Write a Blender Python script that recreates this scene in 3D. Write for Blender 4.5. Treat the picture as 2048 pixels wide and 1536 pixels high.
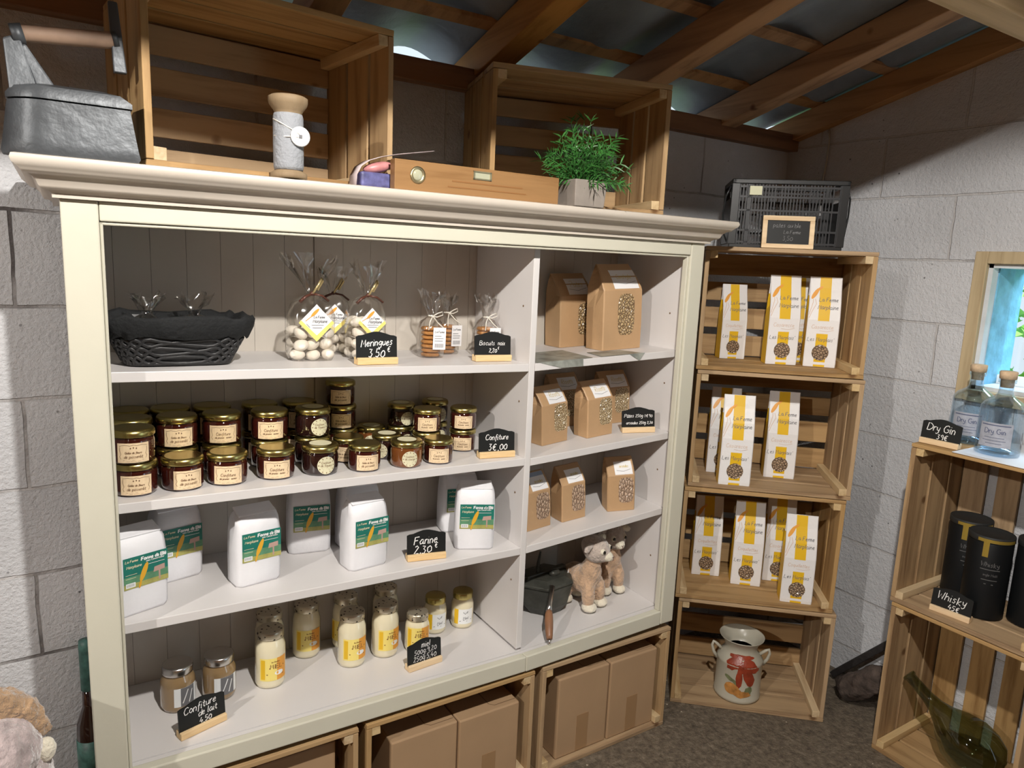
import bpy, bmesh, math, random
from mathutils import Vector, Matrix, Euler
random.seed(7)
PI = math.pi
SC = bpy.context.scene
COL = SC.collection
for _o in list(bpy.data.objects):
    bpy.data.objects.remove(_o)
def rad(a): return math.radians(a)

# ---------------------------------------------------------------- camera, world, light, exposure
# x runs along the back wall, y into it, z up; the cabinet's front face is y = 0, its foot z = 0, the floor z = FLOOR
FLOOR, YW, XW = -0.38, 0.38, 2.36
cam = bpy.data.cameras.new('camera'); camo = bpy.data.objects.new('camera', cam); COL.objects.link(camo)
_yaw, _pit, _rol = rad(-32.523), rad(-9.796), rad(2.467)
_f = Vector((-math.sin(_yaw)*math.cos(_pit), math.cos(_yaw)*math.cos(_pit), math.sin(_pit)))
_r = Vector((math.cos(_yaw), math.sin(_yaw), 0)); _u = _r.cross(_f)
_R = math.cos(_rol)*_r + math.sin(_rol)*_u; _U = -math.sin(_rol)*_r + math.cos(_rol)*_u
camo.matrix_world = Matrix(((_R.x, _U.x, -_f.x, -0.006), (_R.y, _U.y, -_f.y, -1.452), (_R.z, _U.z, -_f.z, 1.062), (0, 0, 0, 1)))
cam.sensor_width = 36; cam.lens = 1421.8/2048*36; cam.clip_start = 0.02
SC.camera = camo

w = bpy.data.worlds.new('world'); SC.world = w; w.use_nodes = True
_bg = w.node_tree.nodes['Background']; _bg.inputs[0].default_value = (0.78, 0.90, 1.0, 1); _bg.inputs[1].default_value = 0.9

SC.view_settings.view_transform = 'Standard'; SC.view_settings.look = 'None'
SC.view_settings.gamma = 1; SC.view_settings.use_curve_mapping = False
SC.view_settings.exposure = 0.24

def area(name, loc, rot, sx, sy, power, col):
    l = bpy.data.lights.new(name, 'AREA'); l.shape = 'RECTANGLE'; l.size = sx; l.size_y = sy; l.energy = power; l.color = col
    o = bpy.data.objects.new(name, l); COL.objects.link(o); o.location = loc; o.rotation_euler = rot
    return o
# daylight: the small window and, behind the camera, a doorway, both in the right wall
area('window_daylight', (3.10, -0.72, 1.95), (0, rad(38), 0), 1.0, 1.0, 70.0, (0.60, 0.80, 1.0))
area('doorway_daylight', (XW+0.24, -2.45, 0.70), (0, rad(90), 0), 1.9, 0.8, 7.0, (0.58, 0.78, 1.0))
sun = bpy.data.lights.new('sun', 'SUN'); sun.energy = 5.0; sun.angle = rad(1); sun.color = (1.0, 0.96, 0.88)
suno = bpy.data.objects.new('sun', sun); COL.objects.link(suno); suno.rotation_euler = (rad(25), rad(-30), 0)

LAMPS = [((0.38, -1.30, 1.90), 125.0), ((-1.87, -1.30, 1.90), 125.0)]
LAMP_COL = (1.0, 0.95, 0.885)

# ---------------------------------------------------------------- materials
def _mat(name):
    m = bpy.data.materials.new(name); m.use_nodes = True
    nt = m.node_tree; return m, nt, nt.nodes['Principled BSDF']
def N(nt, t, **kw):
    n = nt.nodes.new(t)
    for k, v in kw.items(): setattr(n, k, v)
    return n
def L(nt, a, b): nt.links.new(a, b)
def ramp(nt, fac, stops):
    r = N(nt, 'ShaderNodeValToRGB'); L(nt, fac, r.inputs[0]); e = r.color_ramp.elements
    while len(e) < len(stops): e.new(0.5)
    for i, (p, c) in enumerate(stops): e[i].position = p; e[i].color = (c[0], c[1], c[2], 1)
    return r
def coords(nt, scale=(1, 1, 1), kind='Object'):
    tc = N(nt, 'ShaderNodeTexCoord'); mp = N(nt, 'ShaderNodeMapping'); L(nt, tc.outputs[kind], mp.inputs[0])
    mp.inputs['Scale'].default_value = scale; return mp.outputs[0]
def noise(nt, vec, scale, detail=3, rough=0.55):
    n = N(nt, 'ShaderNodeTexNoise'); L(nt, vec, n.inputs['Vector']); n.inputs['Scale'].default_value = scale
    n.inputs['Detail'].default_value = detail; n.inputs['Roughness'].default_value = rough; return n.outputs['Fac']
def bump(nt, b, h, strength, dist=0.01):
    n = N(nt, 'ShaderNodeBump'); n.inputs['Strength'].default_value = strength; n.inputs['Distance'].default_value = dist
    L(nt, h, n.inputs['Height']); L(nt, n.outputs[0], b.inputs['Normal']); return n
def plain(name, c, rough=0.6, metal=0.0, var=0.0, vs=20.0, bs=0.0, bsc=60.0, coat=0.0, spec=0.5, trans=0.0, sheen=0.0, emit=None, estr=0.0):
    m, nt, b = _mat(name)
    b.inputs['Base Color'].default_value = (*c, 1); b.inputs['Roughness'].default_value = rough; b.inputs['Metallic'].default_value = metal
    b.inputs['Specular IOR Level'].default_value = spec; b.inputs['Coat Weight'].default_value = coat
    b.inputs['Transmission Weight'].default_value = trans; b.inputs['Sheen Weight'].default_value = sheen
    if emit: b.inputs['Emission Color'].default_value = (*emit, 1); b.inputs['Emission Strength'].default_value = estr
    if var or bs: v = coords(nt)
    if var:
        r = ramp(nt, noise(nt, v, vs, 4), [(0.3, [x*(1-var) for x in c]), (0.7, [min(1, x*(1+var)) for x in c])])
        L(nt, r.outputs[0], b.inputs['Base Color'])
    if bs: bump(nt, b, noise(nt, v, bsc, 4), bs)
    return m
def wood(name, light, dark, scale, rough=0.65, knots=True, spread=0.35):
    """grain runs along the axis whose scale is small; every board (mesh island) differs a little"""
    m, nt, b = _mat(name); b.inputs['Roughness'].default_value = rough; b.inputs['Specular IOR Level'].default_value = 0.25
    geo = N(nt, 'ShaderNodeNewGeometry'); oi = N(nt, 'ShaderNodeObjectInfo')
    tc = N(nt, 'ShaderNodeTexCoord')
    add = N(nt, 'ShaderNodeVectorMath', operation='ADD'); L(nt, tc.outputs['Object'], add.inputs[0])
    sc = N(nt, 'ShaderNodeVectorMath', operation='SCALE'); comb = N(nt, 'ShaderNodeCombineXYZ')
    for i in range(3): L(nt, geo.outputs['Random Per Island'], comb.inputs[i])
    L(nt, comb.outputs[0], sc.inputs[0]); sc.inputs['Scale'].default_value = 13.7; L(nt, sc.outputs[0], add.inputs[1])
    mp = N(nt, 'ShaderNodeMapping'); mp.inputs['Scale'].default_value = scale; L(nt, add.outputs[0], mp.inputs[0])
    f = noise(nt, mp.outputs[0], 1.0, 5, 0.6)
    r = ramp(nt, f, [(0.28, dark), (0.52, light), (0.75, [min(1, x*1.12) for x in light])])
    hs = N(nt, 'ShaderNodeHueSaturation')
    ma = N(nt, 'ShaderNodeMath', operation='MULTIPLY_ADD'); L(nt, geo.outputs['Random Per Island'], ma.inputs[0])
    ma.inputs[1].default_value = spread; ma.inputs[2].default_value = 1-spread/2; L(nt, ma.outputs[0], hs.inputs['Value'])
    ma2 = N(nt, 'ShaderNodeMath', operation='MULTIPLY_ADD'); L(nt, oi.outputs['Random'], ma2.inputs[0])
    ma2.inputs[1].default_value = 0.25; ma2.inputs[2].default_value = 0.9; L(nt, ma2.outputs[0], hs.inputs['Saturation'])
    L(nt, r.outputs[0], hs.inputs['Color']); out = hs.outputs[0]
    if knots:
        v = N(nt, 'ShaderNodeTexVoronoi'); L(nt, add.outputs[0], v.inputs['Vector']); v.inputs['Scale'].default_value = 7.0
        kr = ramp(nt, v.outputs['Distance'], [(0.05, (0.25, 0.14, 0.06)), (0.11, (1, 1, 1))])
        mx = N(nt, 'ShaderNodeMix', data_type='RGBA', blend_type='MULTIPLY'); mx.inputs[0].default_value = 0.8
        L(nt, out, mx.inputs[6]); L(nt, kr.outputs[0], mx.inputs[7]); out = mx.outputs[2]
    L(nt, out, b.inputs['Base Color']); bump(nt, b, f, 0.25, 0.004); return m
def blockwall(name, axis):
    m, nt, b = _mat(name); b.inputs['Roughness'].default_value = 0.75; b.inputs['Specular IOR Level'].default_value = 0.3
    tc = N(nt, 'ShaderNodeTexCoord'); sp = N(nt, 'ShaderNodeSeparateXYZ'); L(nt, tc.outputs['Object'], sp.inputs[0])
    cb = N(nt, 'ShaderNodeCombineXYZ'); L(nt, sp.outputs['X' if axis == 'x' else 'Y'], cb.inputs[0])
    az = N(nt, 'ShaderNodeMath', operation='ADD'); L(nt, sp.outputs['Z'], az.inputs[0]); az.inputs[1].default_value = 0.871+2.0
    ax = N(nt, 'ShaderNodeMath', operation='ADD'); L(nt, sp.outputs['X' if axis == 'x' else 'Y'], ax.inputs[0]); ax.inputs[1].default_value = 10.082 if axis == 'x' else 10.0
    L(nt, ax.outputs[0], cb.inputs[0]); L(nt, az.outputs[0], cb.inputs[1])
    # wobble the joints
    nz = N(nt, 'ShaderNodeTexNoise'); L(nt, tc.outputs['Object'], nz.inputs['Vector']); nz.inputs['Scale'].default_value = 9; nz.inputs['Detail'].default_value = 4
    wv = N(nt, 'ShaderNodeVectorMath', operation='SCALE'); L(nt, nz.outputs['Color'], wv.inputs[0]); wv.inputs['Scale'].default_value = 0.012
    va = N(nt, 'ShaderNodeVectorMath', operation='ADD'); L(nt, cb.outputs[0], va.inputs[0]); L(nt, wv.outputs[0], va.inputs[1])
    br = N(nt, 'ShaderNodeTexBrick'); L(nt, va.outputs[0], br.inputs['Vector']); br.offset = 0.5
    br.inputs['Scale'].default_value = 1.0; br.inputs['Brick Width'].default_value = 0.5; br.inputs['Row Height'].default_value = 0.2
    br.inputs['Mortar Size'].default_value = 0.004; br.inputs['Mortar Smooth'].default_value = 0.3
    br.inputs['Color1'].default_value = (0.645, 0.655, 0.68, 1); br.inputs['Color2'].default_value = (0.575, 0.585, 0.61, 1)
    # joints are mostly painted over, open and dark only in stretches
    n2 = noise(nt, tc.outputs['Object'], 3.2, 3)
    mr = ramp(nt, n2, [(0.50, (0.56, 0.55, 0.55)), (0.66, (0.12, 0.11, 0.11))]); L(nt, mr.outputs[0], br.inputs['Mortar'])
    # paint patches and pits
    n3 = noise(nt, tc.outputs['Object'], 2.0, 5)
    pr = ramp(nt, n3, [(0.35, (0.86, 0.86, 0.86)), (0.65, (1.05, 1.05, 1.05))])
    mx = N(nt, 'ShaderNodeMix', data_type='RGBA', blend_type='MULTIPLY'); mx.inputs[0].default_value = 1
    L(nt, br.outputs['Color'], mx.inputs[6]); L(nt, pr.outputs[0], mx.inputs[7])
    vo = N(nt, 'ShaderNodeTexVoronoi'); L(nt, tc.outputs['Object'], vo.inputs['Vector']); vo.inputs['Scale'].default_value = 26
    vr = ramp(nt, vo.outputs['Distance'], [(0.055, (0.30, 0.29, 0.29)), (0.10, (1, 1, 1))])
    vm = N(nt, 'ShaderNodeMix', data_type='RGBA', blend_type='MULTIPLY')
    n4 = noise(nt, tc.outputs['Object'], 4.0, 2); r4 = ramp(nt, n4, [(0.50, (0, 0, 0)), (0.62, (1, 1, 1))]); L(nt, r4.outputs[0], vm.inputs[0])
    L(nt, mx.outputs[2], vm.inputs[6]); L(nt, vr.outputs[0], vm.inputs[7]); L(nt, vm.outputs[2], b.inputs['Base Color'])
    # relief: joints, coarse aggregate
    n5 = noise(nt, tc.outputs['Object'], 110, 4, 0.65); n6 = noise(nt, tc.outputs['Object'], 38, 3)
    s = N(nt, 'ShaderNodeMath', operation='MULTIPLY_ADD'); L(nt, n6, s.inputs[0]); s.inputs[1].default_value = 0.5; L(nt, n5, s.inputs[2])
    s2 = N(nt, 'ShaderNodeMath', operation='MULTIPLY_ADD'); L(nt, br.outputs['Fac'], s2.inputs[0]); s2.inputs[1].default_value = -1.6; L(nt, s.outputs[0], s2.inputs[2])
    bump(nt, b, s2.outputs[0], 0.75, 0.007); return m
def clearfilm(name, tint, gloss, rough=0.08, edge=0.5):
    """thin clear sheet or glass: see-through with sheen that grows at grazing angles"""
    m = bpy.data.materials.new(name); m.use_nodes = True; nt = m.node_tree; nt.nodes.clear()
    o = N(nt, 'ShaderNodeOutputMaterial'); mx = N(nt, 'ShaderNodeMixShader'); t = N(nt, 'ShaderNodeBsdfTransparent'); g = N(nt, 'ShaderNodeBsdfGlossy')
    t.inputs[0].default_value = (*tint, 1); g.inputs['Roughness'].default_value = rough; g.inputs[0].default_value = (0.95, 0.95, 0.95, 1)
    lw = N(nt, 'ShaderNodeLayerWeight'); lw.inputs[0].default_value = edge
    ma = N(nt, 'ShaderNodeMath', operation='MULTIPLY_ADD'); L(nt, lw.outputs['Facing'], ma.inputs[0]); ma.inputs[1].default_value = gloss; ma.inputs[2].default_value = 0.04
    L(nt, ma.outputs[0], mx.inputs[0]); L(nt, t.outputs[0], mx.inputs[1]); L(nt, g.outputs[0], mx.inputs[2]); L(nt, mx.outputs[0], o.inputs[0])
    return m
def spotted(name, base, spot, scale, thr, rough, metal):
    m, nt, b = _mat(name); v = N(nt, 'ShaderNodeTexVoronoi'); L(nt, coords(nt), v.inputs['Vector']); v.inputs['Scale'].default_value = scale
    r = ramp(nt, v.outputs['Distance'], [(thr, spot), (thr+0.06, base)]); L(nt, r.outputs[0], b.inputs['Base Color'])
    b.inputs['Roughness'].default_value = rough; b.inputs['Metallic'].default_value = metal; return m
def pastafill(name, c, dark, scale, stretch=(1, 1, 1)):
    m, nt, b = _mat(name); v = N(nt, 'ShaderNodeTexVoronoi', feature='DISTANCE_TO_EDGE'); L(nt, coords(nt, stretch), v.inputs['Vector']); v.inputs['Scale'].default_value = scale
    r = ramp(nt, v.outputs['Distance'], [(0.03, dark), (0.14, c), (0.5, [min(1, x*1.25) for x in c])])
    L(nt, r.outputs[0], b.inputs['Base Color']); b.inputs['Roughness'].default_value = 0.25; bump(nt, b, v.outputs['Distance'], 0.8, 0.01); return m

M = {}
M['wall_x'] = blockwall('painted_block', 'x'); M['wall_y'] = blockwall('painted_block_side', 'y')
M['cream'] = plain('cream_paint', (0.62, 0.60, 0.495), 0.42, var=0.03, vs=6, bs=0.05, bsc=30)
M['crown'] = plain('crown_paint', (0.57, 0.51, 0.44), 0.42, var=0.04, vs=8)
M['white'] = plain('white_paint', (0.70, 0.675, 0.665), 0.38, var=0.02, vs=5)
M['backboard'] = plain('backboard_paint', (0.56, 0.515, 0.455), 0.5, var=0.06, vs=5)
LW, DW = (0.41, 0.275, 0.145), (0.20, 0.115, 0.055)
M['wood_x'] = wood('crate_wood_x', LW, DW, (2.5, 30, 30)); M['wood_y'] = wood('crate_wood_y', LW, DW, (30, 2.5, 30)); M['wood_z'] = wood('crate_wood_z', LW, DW, (30, 30, 2.5))
M['batten'] = wood('batten_wood', (0.58, 0.44, 0.26), (0.40, 0.26, 0.13), (40, 4, 40), knots=False)
M['rafter'] = wood('rafter_wood', (0.42, 0.22, 0.09), (0.22, 0.10, 0.04), (25, 1.6, 25))
M['plate'] = wood('plate_wood', (0.24, 0.115, 0.05), (0.12, 0.055, 0.025), (1.6, 25, 25), spread=0.1)
M['beam'] = wood('beam_wood', (0.60, 0.45, 0.28), (0.42, 0.29, 0.16), (1.6, 30, 30))
M['sheet'] = plain('fibre_cement', (0.22, 0.245, 0.27), 0.55, var=0.25, vs=5, bs=0.2, bsc=50)
M['signwood'] = wood('sign_wood', (0.80, 0.60, 0.36), (0.68, 0.47, 0.25), (6, 60, 60), knots=False, spread=0.1)
M['chalkboard'] = plain('chalkboard', (0.012, 0.013, 0.013), 0.5, spec=0.3)
M['chalk'] = plain('chalk', (0.85, 0.85, 0.84), 0.9)
M['gold'] = plain('gold_lid', (0.52, 0.44, 0.17), 0.27, 1.0)
M['silver'] = plain('silver_lid', (0.62, 0.60, 0.58), 0.25, 1.0)
M['beelid'] = spotted('bee_lid', (0.60, 0.54, 0.42), (0.05, 0.04, 0.03), 95, 0.22, 0.33, 0.75)
M['jam'] = plain('jam_glass', (0.045, 0.008, 0.005), 0.06, coat=1.0, var=0.3, vs=15)
M['jam_dark'] = plain('jam_glass_dark', (0.018, 0.006, 0.005), 0.06, coat=1.0)
M['jam_amber'] = plain('jam_glass_amber', (0.17, 0.055, 0.014), 0.06, coat=1.0, var=0.2)
M['honey'] = plain('honey_glass', (0.80, 0.73, 0.52), 0.08, coat=1.0, var=0.04)
M['milkjam'] = plain('milk_jam_glass', (0.30, 0.20, 0.10), 0.08, coat=1.0)
M['clearglass'] = clearfilm('clear_glass', (0.97, 0.98, 0.98), 0.35, 0.03, 0.35)
M['cellophane'] = clearfilm('cellophane', (0.965, 0.955, 0.94), 0.42, 0.13, 0.5)
M['ginglass'] = clearfilm('gin_glass', (0.80, 0.90, 0.97), 0.55, 0.03, 0.35)
M['greenglass'] = clearfilm('green_glass', (0.47, 0.53, 0.40), 0.40, 0.04, 0.35)
M['label'] = plain('label_paper', (0.80, 0.62, 0.40), 0.7, var=0.10, vs=40)
M['label_round'] = plain('round_label_paper', (0.68, 0.64, 0.44), 0.6, var=0.06, vs=60)
M['labelink'] = plain('label_ink', (0.22, 0.13, 0.07), 0.8)
M['paper'] = plain('white_paper', (0.83, 0.83, 0.86), 0.55, bs=0.35, bsc=16, var=0.02)
M['pastapaper'] = plain('pasta_paper', (0.82, 0.81, 0.81), 0.4, bs=0.25, bsc=22)
M['yellow'] = plain('yellow_print', (0.78, 0.48, 0.015), 0.42)
M['orange'] = plain('orange_print', (0.80, 0.36, 0.05), 0.45)
M['paleyellow'] = plain('pale_yellow_print', (0.88, 0.72, 0.20), 0.45)
M['grey_ink'] = plain('grey_ink', (0.16, 0.16, 0.17), 0.7)
M['tan_ink'] = plain('tan_ink', (0.68, 0.50, 0.38), 0.7)
M['gold_ink'] = plain('gold_ink', (0.62, 0.47, 0.10), 0.7)
M['brown_ink'] = plain('brown_ink', (0.25, 0.11, 0.03), 0.7)
M['kraft'] = plain('kraft_paper', (0.50, 0.315, 0.165), 0.5, var=0.07, vs=10, bs=0.3, bsc=18)
M['kraftlabel'] = plain('kraft_label', (0.85, 0.85, 0.86), 0.5)
M['bluelabel'] = plain('blue_label', (0.33, 0.42, 0.58), 0.5)
M['pasta'] = pastafill('pasta_pieces', (0.52, 0.37, 0.19), (0.13, 0.07, 0.03), 120)
M['pasta_small'] = pastafill('pasta_small_pieces', (0.66, 0.52, 0.32), (0.22, 0.14, 0.06), 170)
M['pasta_pink'] = pastafill('pasta_long_pieces', (0.55, 0.40, 0.29), (0.20, 0.12, 0.075), 150, (1, 1, 0.5))
M['grain'] = pastafill('mixed_pasta', (0.42, 0.30, 0.20), (0.06, 0.04, 0.03), 130)
M['green'] = plain('label_green', (0.012, 0.17, 0.13), 0.45, var=0.15, vs=30)
M['green2'] = plain('label_mid_green', (0.11, 0.27, 0.15), 0.45, var=0.25, vs=50)
M['field'] = plain('label_field', (0.42, 0.40, 0.12), 0.45, var=0.25, vs=60)
M['ear'] = plain('label_wheat', (0.75, 0.40, 0.03), 0.5)
M['pinksign'] = plain('label_pink', (0.50, 0.33, 0.28), 0.5)
M['whiteink'] = plain('white_ink', (0.85, 0.87, 0.87), 0.6)
M['barcode'] = plain('barcode_grey', (0.35, 0.35, 0.36), 0.6)
M['card'] = plain('cardboard', (0.40, 0.26, 0.145), 0.75, var=0.05, vs=6)
M['tape'] = plain('brown_tape', (0.33, 0.20, 0.10), 0.35)
M['cardline'] = plain('cardboard_cut', (0.17, 0.10, 0.05), 0.9)
M['blackcloth'] = plain('black_cloth', (0.008, 0.009, 0.010), 0.85, bs=0.4, bsc=90)
M['blackwicker'] = plain('black_wicker', (0.018, 0.018, 0.019), 0.45)
M['blackplastic'] = plain('black_plastic', (0.012, 0.013, 0.014), 0.38)
M['greyplastic'] = plain('dark_grey_plastic', (0.020, 0.021, 0.024), 0.45)
M['meringue'] = plain('meringue', (0.84, 0.78, 0.68), 0.8, bs=0.3, bsc=40)
M['biscuit'] = plain('biscuit', (0.44, 0.20, 0.055), 0.75, var=0.25, vs=60, bs=0.5, bsc=120)
M['ribbon'] = plain('brown_ribbon', (0.09, 0.03, 0.018), 0.3)
M['ribbongold'] = plain('gold_ribbon', (0.62, 0.50, 0.25), 0.25, 0.6)
M['string'] = plain('white_string', (0.78, 0.74, 0.66), 0.8)
M['iron'] = plain('grey_cast_metal', (0.075, 0.082, 0.09), 0.45, 0.35, var=0.25, vs=12, bs=0.25, bsc=25)
M['darkiron'] = plain('dark_cast_iron', (0.065, 0.066, 0.055), 0.45, 0.3, var=0.4, vs=20, bs=0.3, bsc=40)
M['oldwood'] = plain('old_handle_wood', (0.42, 0.28, 0.20), 0.6, var=0.2, vs=20)
M['handle'] = plain('turned_handle', (0.26, 0.125, 0.065), 0.4, var=0.2, vs=14)
M['thread'] = plain('grey_thread', (0.30, 0.315, 0.34), 0.8, bs=0.4, bsc=120)
M['spoolwood'] = wood('spool_wood', (0.30, 0.215, 0.125), (0.22, 0.145, 0.075), (30, 30, 4), knots=False)
M['button'] = plain('white_button', (0.78, 0.80, 0.80), 0.3)
M['levelwood'] = wood('level_wood', (0.29, 0.155, 0.058), (0.20, 0.095, 0.03), (3, 40, 40), rough=0.42, spread=0.05)
M['brass'] = plain('worn_brass', (0.55, 0.47, 0.28), 0.3, 0.9)
M['vial'] = plain('vial_liquid', (0.42, 0.42, 0.30), 0.05, coat=1.0)
M['leaf'] = plain('plant_leaf', (0.040, 0.16, 0.030), 0.45, var=0.45, vs=25)
M['potgrey'] = plain('grey_pot', (0.27, 0.235, 0.205), 0.8, var=0.12, vs=30)
M['pinkpaper'] = plain('pink_paper', (0.48, 0.40, 0.40), 0.7, var=0.2, vs=20)
M['magprint'] = plain('magazine_print', (0.10, 0.10, 0.24), 0.4, var=0.4, vs=60)
M['magpink'] = plain('magazine_pink', (0.52, 0.22, 0.22), 0.4, var=0.2, vs=40)
M['leaflet'] = plain('leaflet_print', (0.24, 0.25, 0.22), 0.35, var=0.55, vs=22)
M['enamel'] = plain('cream_enamel', (0.45, 0.425, 0.345), 0.28, var=0.05, vs=12)
M['caninside'] = plain('can_inside', (0.05, 0.05, 0.05), 0.5)
M['bow'] = plain('red_bow_paint', (0.27, 0.042, 0.017), 0.35, var=0.3, vs=40)
M['fruit'] = plain('fruit_paint', (0.48, 0.22, 0.06), 0.35, var=0.4, vs=50)
M['leafpaint'] = plain('leaf_paint', (0.16, 0.18, 0.09), 0.35, var=0.3, vs=50)
M['furtan'] = plain('tan_plush', (0.56, 0.37, 0.235), 0.95, var=0.22, vs=40, bs=0.8, bsc=110, sheen=0.6)
M['furgrey'] = plain('beige_plush', (0.56, 0.47, 0.41), 0.95, var=0.15, vs=50, bs=0.8, bsc=120, sheen=0.6)
M['furrim'] = plain('brown_plush', (0.40, 0.255, 0.145), 0.95, var=0.3, vs=45, bs=0.9, bsc=110, sheen=0.5)
M['furcream'] = plain('cream_plush', (0.80, 0.74, 0.60), 0.95, bs=0.6, bsc=120, sheen=0.5)
M['furpink'] = plain('pink_grey_plush', (0.43, 0.35, 0.345), 0.95, var=0.35, vs=45, bs=0.9, bsc=60, sheen=0.8)
M['eye'] = plain('eye_black', (0.008, 0.006, 0.005), 0.05, coat=1.0)
M['nose'] = plain('stitch_brown', (0.18, 0.10, 0.08), 0.8)
M['tag'] = plain('white_tag', (0.80, 0.80, 0.82), 0.5)
M['tinblack'] = plain('black_tin', (0.006, 0.007, 0.008), 0.5, spec=0.25)
M['tinlid'] = plain('dark_lid', (0.020, 0.021, 0.021), 0.6)
M['tingold'] = plain('gold_foil', (0.55, 0.40, 0.08), 0.35, 0.7)
M['tinink'] = plain('tin_grey_ink', (0.10, 0.10, 0.10), 0.6)
M['cork'] = plain('cork', (0.62, 0.46, 0.30), 0.8, var=0.15, vs=80)
M['ginlabel'] = plain('gin_label', (0.36, 0.38, 0.44), 0.6, var=0.15, vs=50)
M['ginink'] = plain('gin_label_ink', (0.10, 0.12, 0.20), 0.6)
M['cloth'] = plain('white_cloth', (0.80, 0.81, 0.84), 0.7)
M['log'] = plain('bark', (0.075, 0.055, 0.045), 0.9, var=0.5, vs=25, bs=1.0, bsc=30)
M['darkplank'] = plain('dark_plank', (0.022, 0.018, 0.017), 0.7, var=0.4, vs=20, bs=0.5, bsc=30)
M['winframe'] = wood('window_wood', (0.50, 0.40, 0.25), (0.38, 0.29, 0.17), (40, 40, 3), knots=False, spread=0.1)
M['reveal'] = plain('window_reveal', (0.62, 0.66, 0.70), 0.7, var=0.1, vs=15)
M['shutter'] = plain('blue_shutter', (0.16, 0.42, 0.60), 0.6, var=0.25, vs=18, bs=0.5, bsc=30)
M['outleaf'] = plain('outside_leaf', (0.22, 0.50, 0.08), 0.5, var=0.35, vs=8)
M['wire'] = plain('white_cable', (0.55, 0.53, 0.48), 0.5)
M['bottlegreen'] = plain('green_bottle_label', (0.06, 0.15, 0.13), 0.5, var=0.4, vs=60)
M['brownpack'] = plain('brown_pack', (0.20, 0.13, 0.09), 0.5)
M['yellowsticker'] = plain('sticker', (0.62, 0.62, 0.42), 0.5)
M['bulb'] = plain('lit_bulb', (1, 0.95, 0.85), 0.4, emit=(1.0, 0.93, 0.80), estr=14.0)
def floor_mat():
    m, nt, b = _mat('gravelly_floor'); v = coords(nt); b.inputs['Roughness'].default_value = 0.75
    r = ramp(nt, noise(nt, v, 45, 6, 0.75), [(0.30, (0.065, 0.050, 0.035)), (0.52, (0.165, 0.130, 0.092)), (0.72, (0.28, 0.235, 0.175))])
    vo = N(nt, 'ShaderNodeTexVoronoi'); L(nt, v, vo.inputs['Vector']); vo.inputs['Scale'].default_value = 38
    vr = ramp(nt, vo.outputs['Distance'], [(0.07, (0.55, 0.50, 0.40)), (0.12, (0, 0, 0))])
    mx = N(nt, 'ShaderNodeMix', data_type='RGBA', blend_type='ADD'); g = noise(nt, v, 7, 2); gr = ramp(nt, g, [(0.5, (0, 0, 0)), (0.6, (1, 1, 1))])
    L(nt, gr.outputs[0], mx.inputs[0]); L(nt, r.outputs[0], mx.inputs[6]); L(nt, vr.outputs[0], mx.inputs[7])
    L(nt, mx.outputs[2], b.inputs['Base Color']); bump(nt, b, noise(nt, v, 60, 5, 0.7), 0.9, 0.012); return m
M['floor'] = floor_mat()
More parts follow.
